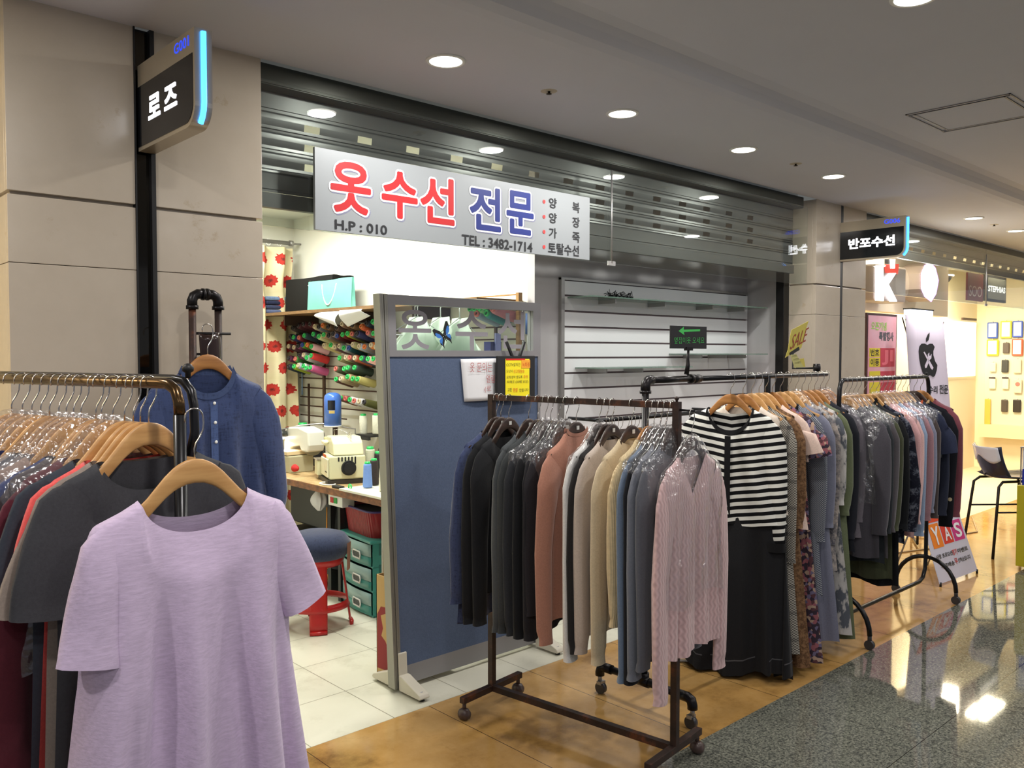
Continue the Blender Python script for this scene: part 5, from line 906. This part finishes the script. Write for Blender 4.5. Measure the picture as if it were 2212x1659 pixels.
# things seen through the partition window
def _trl(t):
    d = t.add('ShaderNodeBsdfDiffuse', i0=lin((214, 224, 214))); q = t.add('ShaderNodeBsdfTranslucent', i0=lin((224, 236, 224))); mx = t.add('ShaderNodeMixShader', i0=.55, i1=d, i2=q); t.t.links.new(mx.outputs[0], t.n['Material Output'].inputs[0])
TRL = mk('thin_pale_plastic_cloth', _trl)
def wirehanger(x, y, z, rz, label, bagged):
    h = thing('wire_hanger', 'white wire hanger ' + label, 'hanger', (x, y, z), rz); WH = plain('white_wire', (214, 220, 216), .4)
    MB().tube([(0, 0, 0), (0, 0, .05), (.02, 0, .075), (.0, 0, .10), (-.02, 0, .08)], .003, 6).tube([(0, 0, 0), (-.20, 0, -.10), (.20, 0, -.10), (0, 0, 0)], .003, 6).build('wire', WH, h)
    c = thing('bagged_garment', 'pale garment in a plastic bag ' + bagged, 'garment', (x, y, z), rz); MB().grid(lambda a, b: (math.copysign(min(.21, .03 + abs(2 * a - 1) * .22 * min(1, .35 + 2.2 * b)), 2 * a - 1), -.018 - .014 * math.sin(9 * a + 3) - .01 * math.sin(17 * a + 8 * b), .002 - .115 * abs(2 * a - 1) * .9 - .42 * b), 26, 14).grid(lambda a, b: (math.copysign(min(.21, .03 + abs(2 * a - 1) * .22 * min(1, .35 + 2.2 * b)), 2 * a - 1), .018 + .01 * math.sin(9 * a + 3), .002 - .115 * abs(2 * a - 1) * .9 - .42 * b), 26, 14).build('cloth', TRL, c)
dr = thing('drying_rail', 'grey metal rail behind the partition window', 'rail'); MB().tube([(2.42, 3.62, 1.90), (3.45, 3.62, 1.90)], .008, 10).build('rail', ALU, dr)
for x in (2.44, 3.43): MB().tube([(x, 3.62, 0), (x, 3.62, 1.90)], .008, 8).build('upright', ALU, dr)
wirehanger(2.95, 3.62, 1.80, .25, 'holding the large pale bundle behind the partition window', 'behind the middle letter of the partition window')
wirehanger(2.68, 3.64, 1.80, .1, 'left of the large pale bundle', 'at the left end of the partition window')
wirehanger(2.88, 3.70, 1.805, .1, 'between the two pale bundles', 'squeezed between the two pale bundles')
dc = thing('dark_jacket', 'dark folded jacket low behind the partition window', 'jacket', (2.78, 3.80, 1.62)); MB().grid(lambda a, b: (-.14 + .28 * a, -.03 + .02 * math.sin(9 * a), .06 - .30 * b + .02 * math.sin(5 * a)), 14, 8).build('cloth', fab((30, 34, 44)), dc, solid=.02); MB().tube([(0, 0, .06), (0, 0, .24), (0, -.08, .28)], .004, 6).build('hook', ALU, dc)
WG = 'cones seen through the partition window'
for k, (cu, cv, c, rg, n) in enumerate(((1255, 330, (86, 176, 96), 'g', 'bright green'), (1310, 325, (96, 150, 100), 'g', 'leaf green'), (1365, 320, (112, 176, 110), 'g', 'pale green'), (1430, 310, (70, 108, 100), 'g', 'dark grey-green'), (1330, 390, (132, 150, 164), 'r', 'blue-grey, pink-tipped'), (1450, 385, (50, 132, 130), 'g', 'teal'), (1520, 330, (190, 120, 124), 'r', 'dusty pink'))):
    p = onx(800 + .180832 * cu, 620 + .180832 * cv, 3.33); spool((3.465, p.y, p.z - .01), c, rg, n + ' thread cone seen through the partition window', WG, size=1.15)
wp = thing('wooden_ledge_frame', 'thin tan wooden frame post above the partition at its right', 'frame', (0, 0, 0)); p, q = onx(1120, 632, 3.44), onx(1120, 760, 3.44); TANW = mk('tan_wood', _woodm((150, 110, 62), (184, 142, 88)))
MB().box(3.43, 3.46, p.y - .012, p.y + .012, q.z - .3, p.z).build('post', TANW, wp); e = onx(1000, 645, 3.44); MB().box(3.44, 3.452, p.y + .012, e.y, p.z - .014, p.z - .006).build('thin_rail', TANW, wp)
br = thing('lint_brush', 'blue-handled brush hanging at the right of the partition window', 'brush', (3.44, onx(1141, 700, 3.44).y, 0)); p0, p1, p2 = onx(1140, 677, 3.44).z, onx(1143, 722, 3.44).z, onx(1146, 752, 3.44).z
MB().tube([(0, 0, p0), (0, 0, p1)], [.016, .018], 12).build('blue_bristle', plain('brush_blue', (40, 80, 140), .6), br); MB().tube([(0, 0, p1), (0, 0, p2)], [.009, .007], 10).build('handle', WHITE, br); MB().tube([(0, 0, p0), (.03, 0, p0 + .03), (.064, 0, p0 + .03)], .002, 5).build('cord', ALU, br)
bx = thing('blue_box', 'small dark blue box low at the right of the partition window', 'box', (3.22, 3.72, 0)); a, b = ony(1060, 738, 3.72), ony(1083, 760, 3.72); MB().box(a.x - 3.22, b.x - 3.22, 0, .06, b.z - .08, a.z).build('carton', plain('deep_blue_card', (30, 38, 96), .4), bx); MB().box(a.x - 3.22 + .03, a.x - 3.22 + .07, -.01, 0, b.z - .02, a.z + .05).build('pale_violet_bottle', plain('pale_violet', (150, 156, 206), .3), bx)
ss = thing('bracket_shelf', 'small grey shelf under the blue box behind the partition', 'shelf', (0, 0, 0)); MB().box(a.x - .05, b.x + .06, 3.70, 3.85, b.z - .10, b.z - .081).build('board', ALU, ss)
for xx in (a.x - .04, b.x + .05): MB().box(xx - .008, xx + .008, 3.80, 3.816, 0, b.z - .10).build('upright', ALU, ss)
# ================================================================ phone shop at the right and small signs
def Q(u, v, y): return ony(u, v, y)
def board(poly, y, th, name, mat, par): mb = MB(); P = [Q(u, v, y) for u, v in poly]; return mb.prism([(p.x, p.z) for p in P], y, y + th).build(name, mat, par)
GW = glow('white_sign_glow', (250, 248, 255), 6); GV = glow('violet_edge_glow', (200, 130, 250), 4)
ks = thing('telecom_sign', 'glowing white box letter K with a red and navy top in the phone shop', 'lit sign'); y = 3.42
a, b = Q(1893, 568, y), Q(1958, 655, y); MB().box(a.x, b.x, y + .003, y + .24, b.z, a.z).build('case', plain('sign_case_taupe', (150, 136, 130), .4), ks, bevel=.02)
K1 = [(1893, 574), (1908, 573), (1909, 604), (1922, 590), (1936, 590), (1920, 614), (1938, 651), (1924, 651), (1911, 626), (1909, 650), (1893, 649)]
board(K1, y - .012, .012, 'letter', GW, ks); board([(1912, 571), (1942, 570), (1940, 592), (1914, 589)], y - .010, .008, 'red_patch', glow('red_patch_glow', (230, 60, 50), 1.2), ks); board([(1912, 560), (1930, 560), (1929, 570), (1912, 570)], y - .009, .006, 'navy_patch', plain('navy_patch', (40, 40, 70), .3), ks); board([(1923, 560), (1934, 560), (1933, 580), (1924, 580)], y - .014, .003, 'stroke', GW, ks)
area('sign_light', (Q(1925, 610, y).x, y - .12, 2.25), .3, 8, (1, .95, .9), rot=(math.radians(-90), 0, 0))
os_ = thing('round_sign', 'glowing white rounded hexagon box sign with violet edge in the phone shop', 'lit sign'); a, b = Q(1990, 570, y), Q(2026, 648, y)
C8 = lambda g: [(1992 - g, 590), (1999 - g * .4, 574 - g), (2010, 567 - g * 1.6), (2021 + g * .4, 580 - g), (2027 + g, 606), (2022 + g * .4, 634 + g), (2012, 650 + g * 1.6), (1999 - g * .4, 640 + g), (1992 - g, 624)]
board(C8(0), y - .014, .008, 'face', GW, os_); board(C8(1.2), y - .006, .006, 'edge', GV, os_); board(C8(.4), y, .22, 'case', plain('sign_case_taupe', (150, 136, 130), .4), os_)
bh = thing('sign_beam', 'pale beam carrying the two lit signs of the phone shop', 'beam'); MB().box(6.67, Q(2030, 600, 3.66).x + .3, 3.68, 3.80, 2.02, CEIL).build('panel', plain('beam_paint', (226, 216, 196), .6), bh)
# pink poster in dark frame
ps = thing('framed_poster', 'pink poster with yellow and red blocks in a thin dark frame', 'poster'); y = 3.12; a, b = Q(1873, 675, y), Q(1938, 675, y); x0, x1, zt = a.x, b.x, a.z; zb = .002
MB().box(x0, x1, y, y + .03, zb, zt).build('frame', plain('dark_red_frame', (62, 34, 40), .4), ps); MB().box(x0 + .02, x1 - .02, y - .003, y, zb + .02, zt - .02).build('print', mk('pink_print', lambda t: t.set(Base_Color=t.mix(t.noise(5, 4), lin((216, 130, 146)), lin((226, 196, 214))), Roughness=.35)), ps)
def blk(u0, v0, u1, v1, c, nm, txt=None, tc=None):
    p, q = Q(u0, v0, y), Q(u1, v1, y); MB().box(p.x, q.x, y - .005, y - .003, q.z, p.z).build(nm, plain('print_%d_%d_%d' % c, c, .5), ps)
    if txt: lettering(txt, (p.x + (q.x - p.x) * .1, y - .0055, q.z + (p.z - q.z) * .1), ((q.x - p.x) * .8, 0, 0), (0, 0, (p.z - q.z) * .8), plain('print_%d_%d_%d' % tc, tc, .5), ps, off=.03, name='print_lettering')
lettering('오픈기념', (Q(1881, 705, y).x, y - .0042, Q(1881, 713, y).z), (Q(1914, 705, y).x - Q(1881, 705, y).x, 0, 0), (0, 0, .07), plain('lime_print', (150, 196, 90), .5), ps, off=.03, name='print_lettering')
lettering('특별행사', (Q(1898, 728, y).x, y - .0042, Q(1898, 736, y).z), (Q(1929, 728, y).x - Q(1898, 728, y).x, 0, 0), (0, 0, .075), plain('grey_print', (70, 76, 84), .5), ps, off=.04, name='print_lettering')
for v0, v1 in ((752, 792), (802, 822), (826, 852)):
    blk(1877, v0, 1900, (v0 + v1) / 2 - 1, (216, 200, 50), 'yellow_block', '번호' if v0 < 760 else None, (60, 50, 30)); blk(1877, (v0 + v1) / 2 + 1, 1900, v1, (216, 200, 50), 'yellow_block', '이동' if v0 < 760 else None, (60, 50, 30)); blk(1901, v0, 1931, v1, (186, 50, 76), 'red_block', 'JI' if v0 < 760 else None, (226, 110, 130))
# banner with apple shape
bn = thing('roll_banner', 'white standing banner with a black bitten apple, crossed tools and Korean words', 'banner'); TL, TR = Q(1955, 680, 3.0), Q(2037, 687, 2.9); U = TR - TL; BL_ = TL + Vector((-.02, -.14, -1.75)); BR_ = TR + Vector((.06, -.14, -1.75)); DN = (BL_ - TL)
MB().grid(lambda a, b: tuple(TL.lerp(TR, a).lerp(BL_.lerp(BR_, a), b)), 4, 8).build('sheet', plain('banner_vinyl', (214, 204, 222), .5), bn, solid=.002)
nB = U.cross(DN).normalized(); nB = nB if nB.dot(EYE - TL) > 0 else -nB
def bpt(u, v):                                                 # a point on the banner plane
    d = ray(u, v); t_ = (TL - EYE).dot(nB) / d.dot(nB); return EYE + d * t_ + nB * .004
def bpoly(poly, nm, mt, e=0): m = MB(); P = [bpt(1850 + .14463 * u, 660 + .14463 * v) + nB * e for u, v in poly]; i = len(m.v); m.v += [tuple(p) for p in P] + [tuple(p + nB * .002) for p in P]; n = len(P); m.f += [tuple(range(n)), tuple(range(n, 2 * n))[::-1]] + [(k, (k + 1) % n, n + (k + 1) % n, n + k) for k in range(n)]; m.sm += [False] * (n + 2); return m.build(nm, mt, bn)
bpoly([(925, 680), (935, 610), (965, 570), (1010, 568), (1050, 590), (1090, 570), (1130, 572), (1160, 620), (1140, 680), (1140, 740), (1165, 830), (1200, 890), (1190, 970), (1165, 1050), (1140, 1065), (1095, 1035), (1060, 1055), (1020, 1060), (985, 1000), (955, 900), (935, 790)], 'apple_emblem', BLACK)
bpoly([(1035, 545), (1035, 490), (1060, 430), (1083, 405), (1082, 460), (1068, 520)], 'apple_leaf', BLACK)
WPT = plain('banner_vinyl', (214, 204, 222), .5)
bpoly([(990, 700), (1005, 690), (1065, 800), (1138, 930), (1120, 962), (1095, 935), (1050, 820)], 'screwdriver_mark', WPT, .0022); bpoly([(1015, 935), (1010, 900), (1055, 790), (1055, 730), (1075, 705), (1075, 750), (1092, 755), (1110, 725), (1105, 790), (1080, 815), (1035, 930)], 'wrench_mark', WPT, .0022)
for tx, u0, u1, v0, v1 in (('수리', 1075, 1205, 1195, 1315), ('전문', 1235, 1365, 1180, 1320)):
    p0 = bpt(1850 + .14463 * u0, 660 + .14463 * (v1 - 4)); p1 = bpt(1850 + .14463 * u1, 660 + .14463 * v1); p2 = bpt(1850 + .14463 * u0, 660 + .14463 * v0); lettering(tx, p0, p1 - p0, p2 - p0, BLACK, bn, off=.02)
for pp in (TL, TR): MB().lathe([(.008, 0), (.008, .004)], 10, M=Matrix.Translation(pp + Vector((0, -.004, -.04))) @ Matrix.Rotation(math.pi / 2, 4, 'X')).build('eyelet', ALU, bn)
mid = (TL + TR) / 2; MB().tube([mid + Vector((.03, .06, 0)), (mid.x + .05, mid.y + .10, .03)], .010, 8).tube([TL + Vector((.02, .03, -.02)), mid + Vector((.03, .06, -.5)), BR_ + Vector((0, .05, .0))], .006, 6).build('support_pole', BLACK, bn); MB().tube([BL_ + Vector((0, 0, 0)), (BL_.x, BL_.y, .02), (mid.x + .05, mid.y + .1, .02), (BR_.x, BR_.y, .02), BR_], .010, 8).build('base', BLACK, bn)
# tube light over the banner, dome camera, sign reflections built as boards
tl = thing('lit_panel', 'small bright white light box above the banner', 'light box'); a, b = Q(1967, 668, 3.3), Q(2015, 683, 3.3); MB().box(a.x, b.x, 3.3, 3.36, b.z, a.z).build('panel', glow('cool_white_panel', (226, 232, 255), 4), tl); MB().box(a.x, b.x, 3.29, 3.37, a.z, a.z + .012).build('cap', DARK, tl); MB().box(b.x - .02, b.x, 3.37, 3.39, 0, b.z).build('post', ALU, tl)
dm = thing('dome_camera', 'dark dome security camera on a white bracket in the phone shop', 'camera', (Q(2041, 598, 4.0).x, 4.0, Q(2041, 598, 4.0).z)); MB().lathe([(.10, .0), (.10, .02), (.02, .03), (.02, .56)], 20).build('bracket', WHITE, dm); MB().lathe([(.001, -.075), (.05, -.06), (.075, -.02), (.078, -.001)], 20).build('dome', BLACK, dm)
rs = thing('reflected_sign', 'dark red board with pale characters, made for a sign reflected in the glass', 'reflected sign'); a, b = Q(2091, 588, 3.5), Q(2123, 652, 3.5); MB().box(a.x, b.x, 3.5, 3.52, b.z, a.z).build('board', plain('dull_red_board', (128, 48, 52), .4), rs); lettering('SOO', (a.x + .04, 3.498, a.z - .26), (b.x - a.x - .08, 0, 0), (0, 0, .12), plain('pale_sign_paint', (214, 196, 190), .5), rs, off=.0)  # added board standing in for a corridor sign mirrored in the glass
MB().tube([(a.x + .1, 3.51, a.z), (a.x + .1, 3.51, CEIL)], .003, 6).build('wire', ALU, rs); MB().tube([(b.x - .1, 3.51, a.z), (b.x - .1, 3.51, CEIL)], .003, 6).build('wire', ALU, rs)
ds = thing('reflected_sign', 'dark grey board in a black frame with two straps, made for a glass reflection', 'reflected sign'); a, b = Q(2128, 592, 3.5), Q(2173, 655, 3.5); MB().box(a.x, b.x, 3.5, 3.53, b.z, a.z).build('frame', BLACK, ds); MB().box(a.x + .09, b.x - .03, 3.496, 3.5, b.z + .03, a.z - .03).build('face', plain('sign_grey_face', (112, 114, 108), .4), ds); lettering('STEPHIAS', (a.x + .09, 3.494, (a.z + b.z) / 2 - .04), (b.x - a.x - .14, 0, 0), (0, 0, .07), glow('white_small_glow', (240, 240, 240), 1.5), ds, off=.03)  # second mirrored sign, its reflection modelled as a board with straps
for xx in (a.x + .1, b.x - .1): MB().box(xx - .012, xx + .012, 3.51, 3.52, a.z, CEIL).build('strap', BLACK, ds)
# wall of accessories on the right wall (x = 13)
XW = 12.995
def A(cu, cv): return onx(2060 + .14463 * cu, 660 + .14463 * cv, XW)
pg = thing('display_pegboard', 'pale green pegboard wall panel behind the hanging accessories', 'pegboard'); a, b = A(490, 40), A(1400, 1900); MB().box(XW - .02, XW, b.y - .5, a.y, .55, a.z).build('panel', plain('pale_green_panel', (214, 214, 190), .5), pg); MB().box(XW - .22, XW - .02, b.y - .5, a.y, .45, .62).build('ledge', plain('ledge_cream', (226, 206, 170), .5), pg)
IT = [(525, 255, 680, 490, (60, 90, 180), 1, 'blue-edged white card pack in the top row'), (720, 235, 885, 490, (236, 222, 70), 1, 'yellow-edged white card pack in the top row'), (900, 235, 1050, 475, (60, 90, 190), 1, 'blue-edged card pack at the right edge, top row'), (515, 510, 690, 750, (240, 226, 40), 1, 'yellow-edged white card pack in the second row'), (755, 555, 850, 715, (84, 74, 66), 0, 'dark brown phone case in the second row'), (890, 500, 1050, 750, (230, 90, 60), 1, 'red-edged white card pack in the second row'), (560, 850, 650, 990, (240, 226, 186), 0, 'cream phone case in the third row'), (735, 810, 835, 1000, (56, 58, 54), 0, 'black phone case with silver band in the third row'), (915, 800, 1025, 1010, (240, 214, 180), 0, 'peach phone case in the third row'), (550, 1065, 645, 1245, (240, 236, 200), 2, 'cream phone case with dark top, fourth row left'), (745, 1065, 840, 1250, (240, 232, 196), 2, 'cream phone case with dark top, fourth row middle'), (920, 1100, 1035, 1310, (232, 206, 180), 3, 'beige phone case with round mark, fourth row'), (730, 1400, 825, 1590, (74, 66, 60), 0, 'dark phone case in the lowest row'), (905, 1400, 1020, 1595, (42, 36, 34), 0, 'black phone case in the lowest row'), (485, 1390, 565, 1900, (232, 180, 80), 0, 'tall orange-yellow strip hanging left of the lowest row')]
for k, (u0, v0, u1, v1, c, kd, lb) in enumerate(IT):
    p, q = A(u0, v0), A(u1, v1); t = thing('hanging_pack' if kd == 1 else 'phone_case', lb, 'accessory', (XW - .05, (p.y + q.y) / 2, (p.z + q.z) / 2)); t['group'] = 'accessories hanging on the pegboard'; w, h = (p.y - q.y) / 2, (p.z - q.z) / 2; nm = 'acc_%d_%d_%d' % c
    MB().box(-.012, .012, -w, w, -h, h).build('body', plain(nm, c, .4), t, bevel=.01)
    if kd == 1: MB().box(-.016, -.0125, -w * .72, w * .72, -h * .8, h * .86).build('white_card', WHITE, t)
    if kd == 2: MB().box(-.014, -.0125, -w, w, h * .72, h).build('dark_top', plain('acc_dark', (60, 52, 56), .4), t)
    if kd == 3: MB().lathe([(0, 0), (.03, 0)], 14, M=Matrix.Translation((-.0135, 0, h * .3)) @ Matrix.Rotation(math.pi / 2, 4, 'Y'), caps=False).build('round_mark', plain('acc_mark', (170, 110, 100), .5), t)
    MB().tube([(.03, 0, h), (-.0, 0, h + .01), (-.02, 0, h + .004)], .004, 6).build('hook', WHITE, t)
wb = thing('wall_light_panel', 'large bright white panel on the back wall of the phone shop', 'light panel'); y = YB - .03; a, b = Q(2010, 690, y), Q(2107, 812, y); MB().box(a.x, b.x, y, y + .025, b.z, a.z).build('panel', glow('panel_glow', (255, 252, 238), 1.6), wb)
kb = thing('wall_bar', 'short dark bar high on the bright back wall', 'bar'); a, b = Q(2081, 686, y - .03), Q(2110, 693, y - .03); MB().box(a.x, b.x, y - .03, y - .005, b.z, a.z).build('bar', plain('dark_brown_bar', (74, 52, 40), .5), kb)
# bar chair
CH = onz(2180, 1034, .60)
bcx = thing('bar_chair', 'black shell chair on thin black legs with shiny cover at the right edge', 'chair', (CH.x, CH.y, 0), math.radians(-40))
SH = plain('gloss_black_shell', (40, 44, 58), .12)
def shell(a, b):
    w = .20 - .02 * b; yy = (2 * a - 1) * w; t_ = b
    if t_ < .5: x = .22 - .44 * t_ * 1.7; z = .615 + .02 * (2 * a - 1) ** 2 - .01 * math.sin(3.1 * t_ * 2)
    else: k = (t_ - .5) / .5; x = -.154 - .09 * math.sin(k * 1.3); z = .615 + .02 * (2 * a - 1) ** 2 + .24 * k ** 1.3
    return (x + (.05 * (2 * a - 1) ** 2 if t_ > .5 else 0), yy, z)
MB().grid(shell, 16, 22).build('shell', SH, bcx, solid=.012)
for sx, sy in ((-1, -1), (-1, 1), (1, -1), (1, 1)): MB().tube([(sx * .25, sy * .20, 0), (sx * .19, sy * .165, .56), (sx * .15, sy * .15, .595), (0, sy * .15, .60)], .011, 8).build('leg', BLACK, bcx)
for sy in (-1, 1): MB().tube([(-.212, sy * .178, .36), (.212, sy * .178, .36)], .007, 8).build('side_rung', BLACK, bcx)
MB().grid(lambda a, b: (-.262 + .05 * (2 * a - 1) ** 2 + .03 * b + .01 * math.sin(9 * a), (2 * a - 1) * .17, .865 - .10 * b * (1 + .3 * math.sin(8 * a))), 12, 6).build('white_cover', plain('glossy_white_cover', (226, 230, 240), .15), bcx, solid=.004)
# yellow counter with blue tray, small a-frame sign, cable
yc = thing('yellow_counter', 'yellow-green box counter at the right edge of the photo', 'counter', (6.98, 1.60, 0)); MB().box(0, .7, -.25, .45, .03, .63).build('box', plain('yellow_green_laminate', (184, 176, 36), .35), yc, bevel=.002); MB().box(.05, .65, -.2, .40, 0, .03).build('plinth', DARK, yc)
ah = thing('blue_display_stand', 'blue and white display under clear acrylic on the yellow counter', 'display', (7.02, 1.95, .63)); MB().box(0, .35, -.02, .08, 0, .12).build('blue_block', plain('royal_blue', (30, 50, 170), .3), ah); MB().box(0, .35, -.02, .08, .12, .27).build('white_block', plain('gloss_white', (230, 232, 240), .15), ah); MB().box(-.02, .40, -.03, .09, .275, .285).build('top_plate', ALU, ah); MB().box(-.02, -.012, .08, .088, 0, .275).build('corner_post', CHROME, ah)
af = thing('a_frame_sign', 'small leaning white floor sign with orange, red and magenta squares', 'floor sign'); F0, F1 = onz(2030, 1262, .02), onz(2112, 1232, .02); T0, T1 = F0 + Vector((.02, .16, .50)), F1 + Vector((-.02, .16, .50)); nA = (F1 - F0).cross(T0 - F0).normalized(); nA = nA if nA.dot(EYE - F0) > 0 else -nA
def ap(a, b, e=0): return F0.lerp(F1, a).lerp(T0.lerp(T1, a), b) + nA * e
def apl(a0, b0, a1, b1, nm, mt, e=.002): return MB().quad(ap(a0, b0, e), ap(a1, b0, e), ap(a1, b1, e), ap(a0, b1, e)).build(nm, mt, af, solid=.001)
MB().quad(ap(0, 0), ap(1, 0), ap(1, 1), ap(0, 1)).build('sheet', plain('sign_lilac_white', (206, 204, 222), .4), af, solid=.003)
apl(0, .78, .95, 1, 'orange_band', plain('orange_red', (222, 70, 40), .5)); apl(.10, .44, .36, .76, 'orange_square', plain('orange_sq', (236, 130, 40), .5)); apl(.39, .46, .64, .72, 'red_square', plain('red_sq', (216, 60, 50), .5)); apl(.67, .46, .95, .74, 'magenta_square', plain('magenta_sq', (204, 50, 130), .5))
for tx, a0, b0, a1, b1, mt in (('Y', .14, .48, .32, .72, OUTL), ('A', .44, .50, .60, .68, OUTL), ('S', .73, .50, .90, .70, OUTL), ('사랑 프로모션', .08, .30, .50, .36, INK), ('장기', .50, .29, .62, .37, RED), ('이벤트', .64, .30, .92, .36, INK), ('무료배송', .14, .17, .48, .23, INK), ('무', .50, .17, .57, .25, RED), ('선착순입니다', .58, .18, .92, .24, INK), ('SALE', .08, .84, .45, .94, OUTL)):
    o_ = ap(a0, b0, .004); lettering(tx, o_, ap(a1, b0, .004) - o_, ap(a0, b1, .004) - o_, mt, af, off=.02)
MB().tube([ap(.05, 1) + Vector((0, .01, 0)), ap(.05, 0) + Vector((0, .34, -.02))], .006, 6).tube([ap(.95, 1) + Vector((0, .01, 0)), ap(.95, 0) + Vector((0, .34, -.02))], .006, 6).build('rear_leg', ALU, af)
for a_2 in (0.02, .98): MB().lathe([(.008, -.02), (.008, .01)], 8, M=Matrix.Translation(ap(a_2, 0))).build('glide', BLACK, af)
solo(MB().tube([Vector((8.9, 3.0, .006)), Vector((8.2, 2.72, .006)), Vector((7.9, 2.8, .006)), Vector((7.2, 2.75, .006)), Vector((6.6, 2.95, .006))], .006, 6), 'floor_cable', plain('beige_cable', (176, 150, 110), .5), 'thin beige cable lying across the ochre floor by the chair', 'cable')
# yellow handwritten signs on the clip stand behind the pipe rack
ys = thing('sale_sign', 'yellow sheet with hand-painted red SALE held by a black clip', 'sign'); y = 2.52; YP = plain('dull_yellow_paper', (196, 182, 82), .7)
def CQ(u, v, yy): return Q(1680 + .09646 * u, 680 + .09646 * v, yy)
def sheet(poly, yy, nm, mt, par, th=.0015): P = [CQ(u, v, yy) for u, v in poly]; return MB().prism([(p.x, p.z) for p in P], yy, yy + th).build(nm, mt, par)
sheet([(310, 340), (690, 140), (640, 300), (530, 740), (170, 960), (230, 780), (280, 470)], y, 'sheet', YP, ys)
o_ = CQ(270, 790, y - .002); lettering('SALE', o_, CQ(620, 600, y - .002) - o_, CQ(360, 450, y - .002) - o_, plain('dark_red_marker', (150, 60, 44), .7), ys, off=.0, name='handwriting')
sheet([(275, 850), (480, 715), (490, 790), (285, 905)], y - .004, 'clip', BLACK, ys, .008); p, q = CQ(380, 900, y), CQ(390, 1200, y); MB().tube([(p.x, y + .01, p.z + .03), (q.x - .01, y + .01, q.z), (q.x, 2.39, PZ + .02)], .006, 8).build('stalk', BLACK, ys); MB().lathe([(.02, 0), (.022, .02), (.02, .045)], 12, M=Matrix.Translation((q.x, 2.385, PZ + .0))).build('clamp', IRON, ys)
pn = thing('price_note', 'small yellow note with faint writing under the SALE sheet', 'note'); sheet([(285, 900), (410, 880), (580, 1160), (520, 1230), (380, 1190)], y - .012, 'note', plain('pale_yellow_paper', (190, 186, 120), .7), pn); sheet([(490, 990), (585, 970), (620, 1170), (560, 1170)], y - .009, 'rear_note', YP, pn)
for k in range(3): o_ = CQ(320 + 30 * k, 960 + 75 * k, y - .013); lettering('가격할인', o_, CQ(440 + 40 * k, 930 + 75 * k, y - .013) - o_, CQ(315 + 30 * k, 915 + 75 * k, y - .013) - o_, plain('olive_marker', (86, 88, 30), .7), pn, off=-.01, name='handwriting')
# low rail behind the racks
lo = thing('hanging_rail', 'black hanging rail held out from the slatted panel behind the centre racks', 'rail', (3.80, 3.32, 0)); zl = Q(1400, 900, 3.32).z
MB().tube([(-.05, 0, zl), (1.30, 0, zl)], .013, 12).build('rail', BLACKM, lo)
for x in (-.03, 1.25): MB().tube([(x, 0, zl), (x, .25, zl)], .011, 10).build('arm', BLACKM, lo)
PCW = WOODO
for k, x in enumerate((.02, .06, .10, .14, .20, .26, .30, .36, .52, .58)):
    h = thing('trouser_hanger', ['', 'second ', 'third ', 'fourth ', 'fifth ', 'sixth ', 'seventh ', 'eighth ', 'ninth ', 'last '][k] + 'clip hanger on the low rail, counted from its left end', 'hanger', (3.82 + x, 3.32, zl + .013), R90); h['group'] = 'clip hangers on the low rail'
    MB().tube([(0, 0, -.10), (0, 0, -.07), (.015, 0, -.05), (.019, 0, -.03)] + [(.018 * math.cos(a), 0, -.014 + .018 * math.sin(a)) for a in (0, .8, 1.57, 2.4, 3.14)], .0018, 6).build('hook', CHROME, h); MB().box(-.17, .17, -.007, .007, -.135, -.10).build('clip_bar', PCW if k > 7 else WOODD, h, bevel=.003)
    for sx in (-1, 1): MB().box(sx * .12 - .012, sx * .12 + .012, -.012, .012, -.165, -.128).build('clip', CHROME, h)
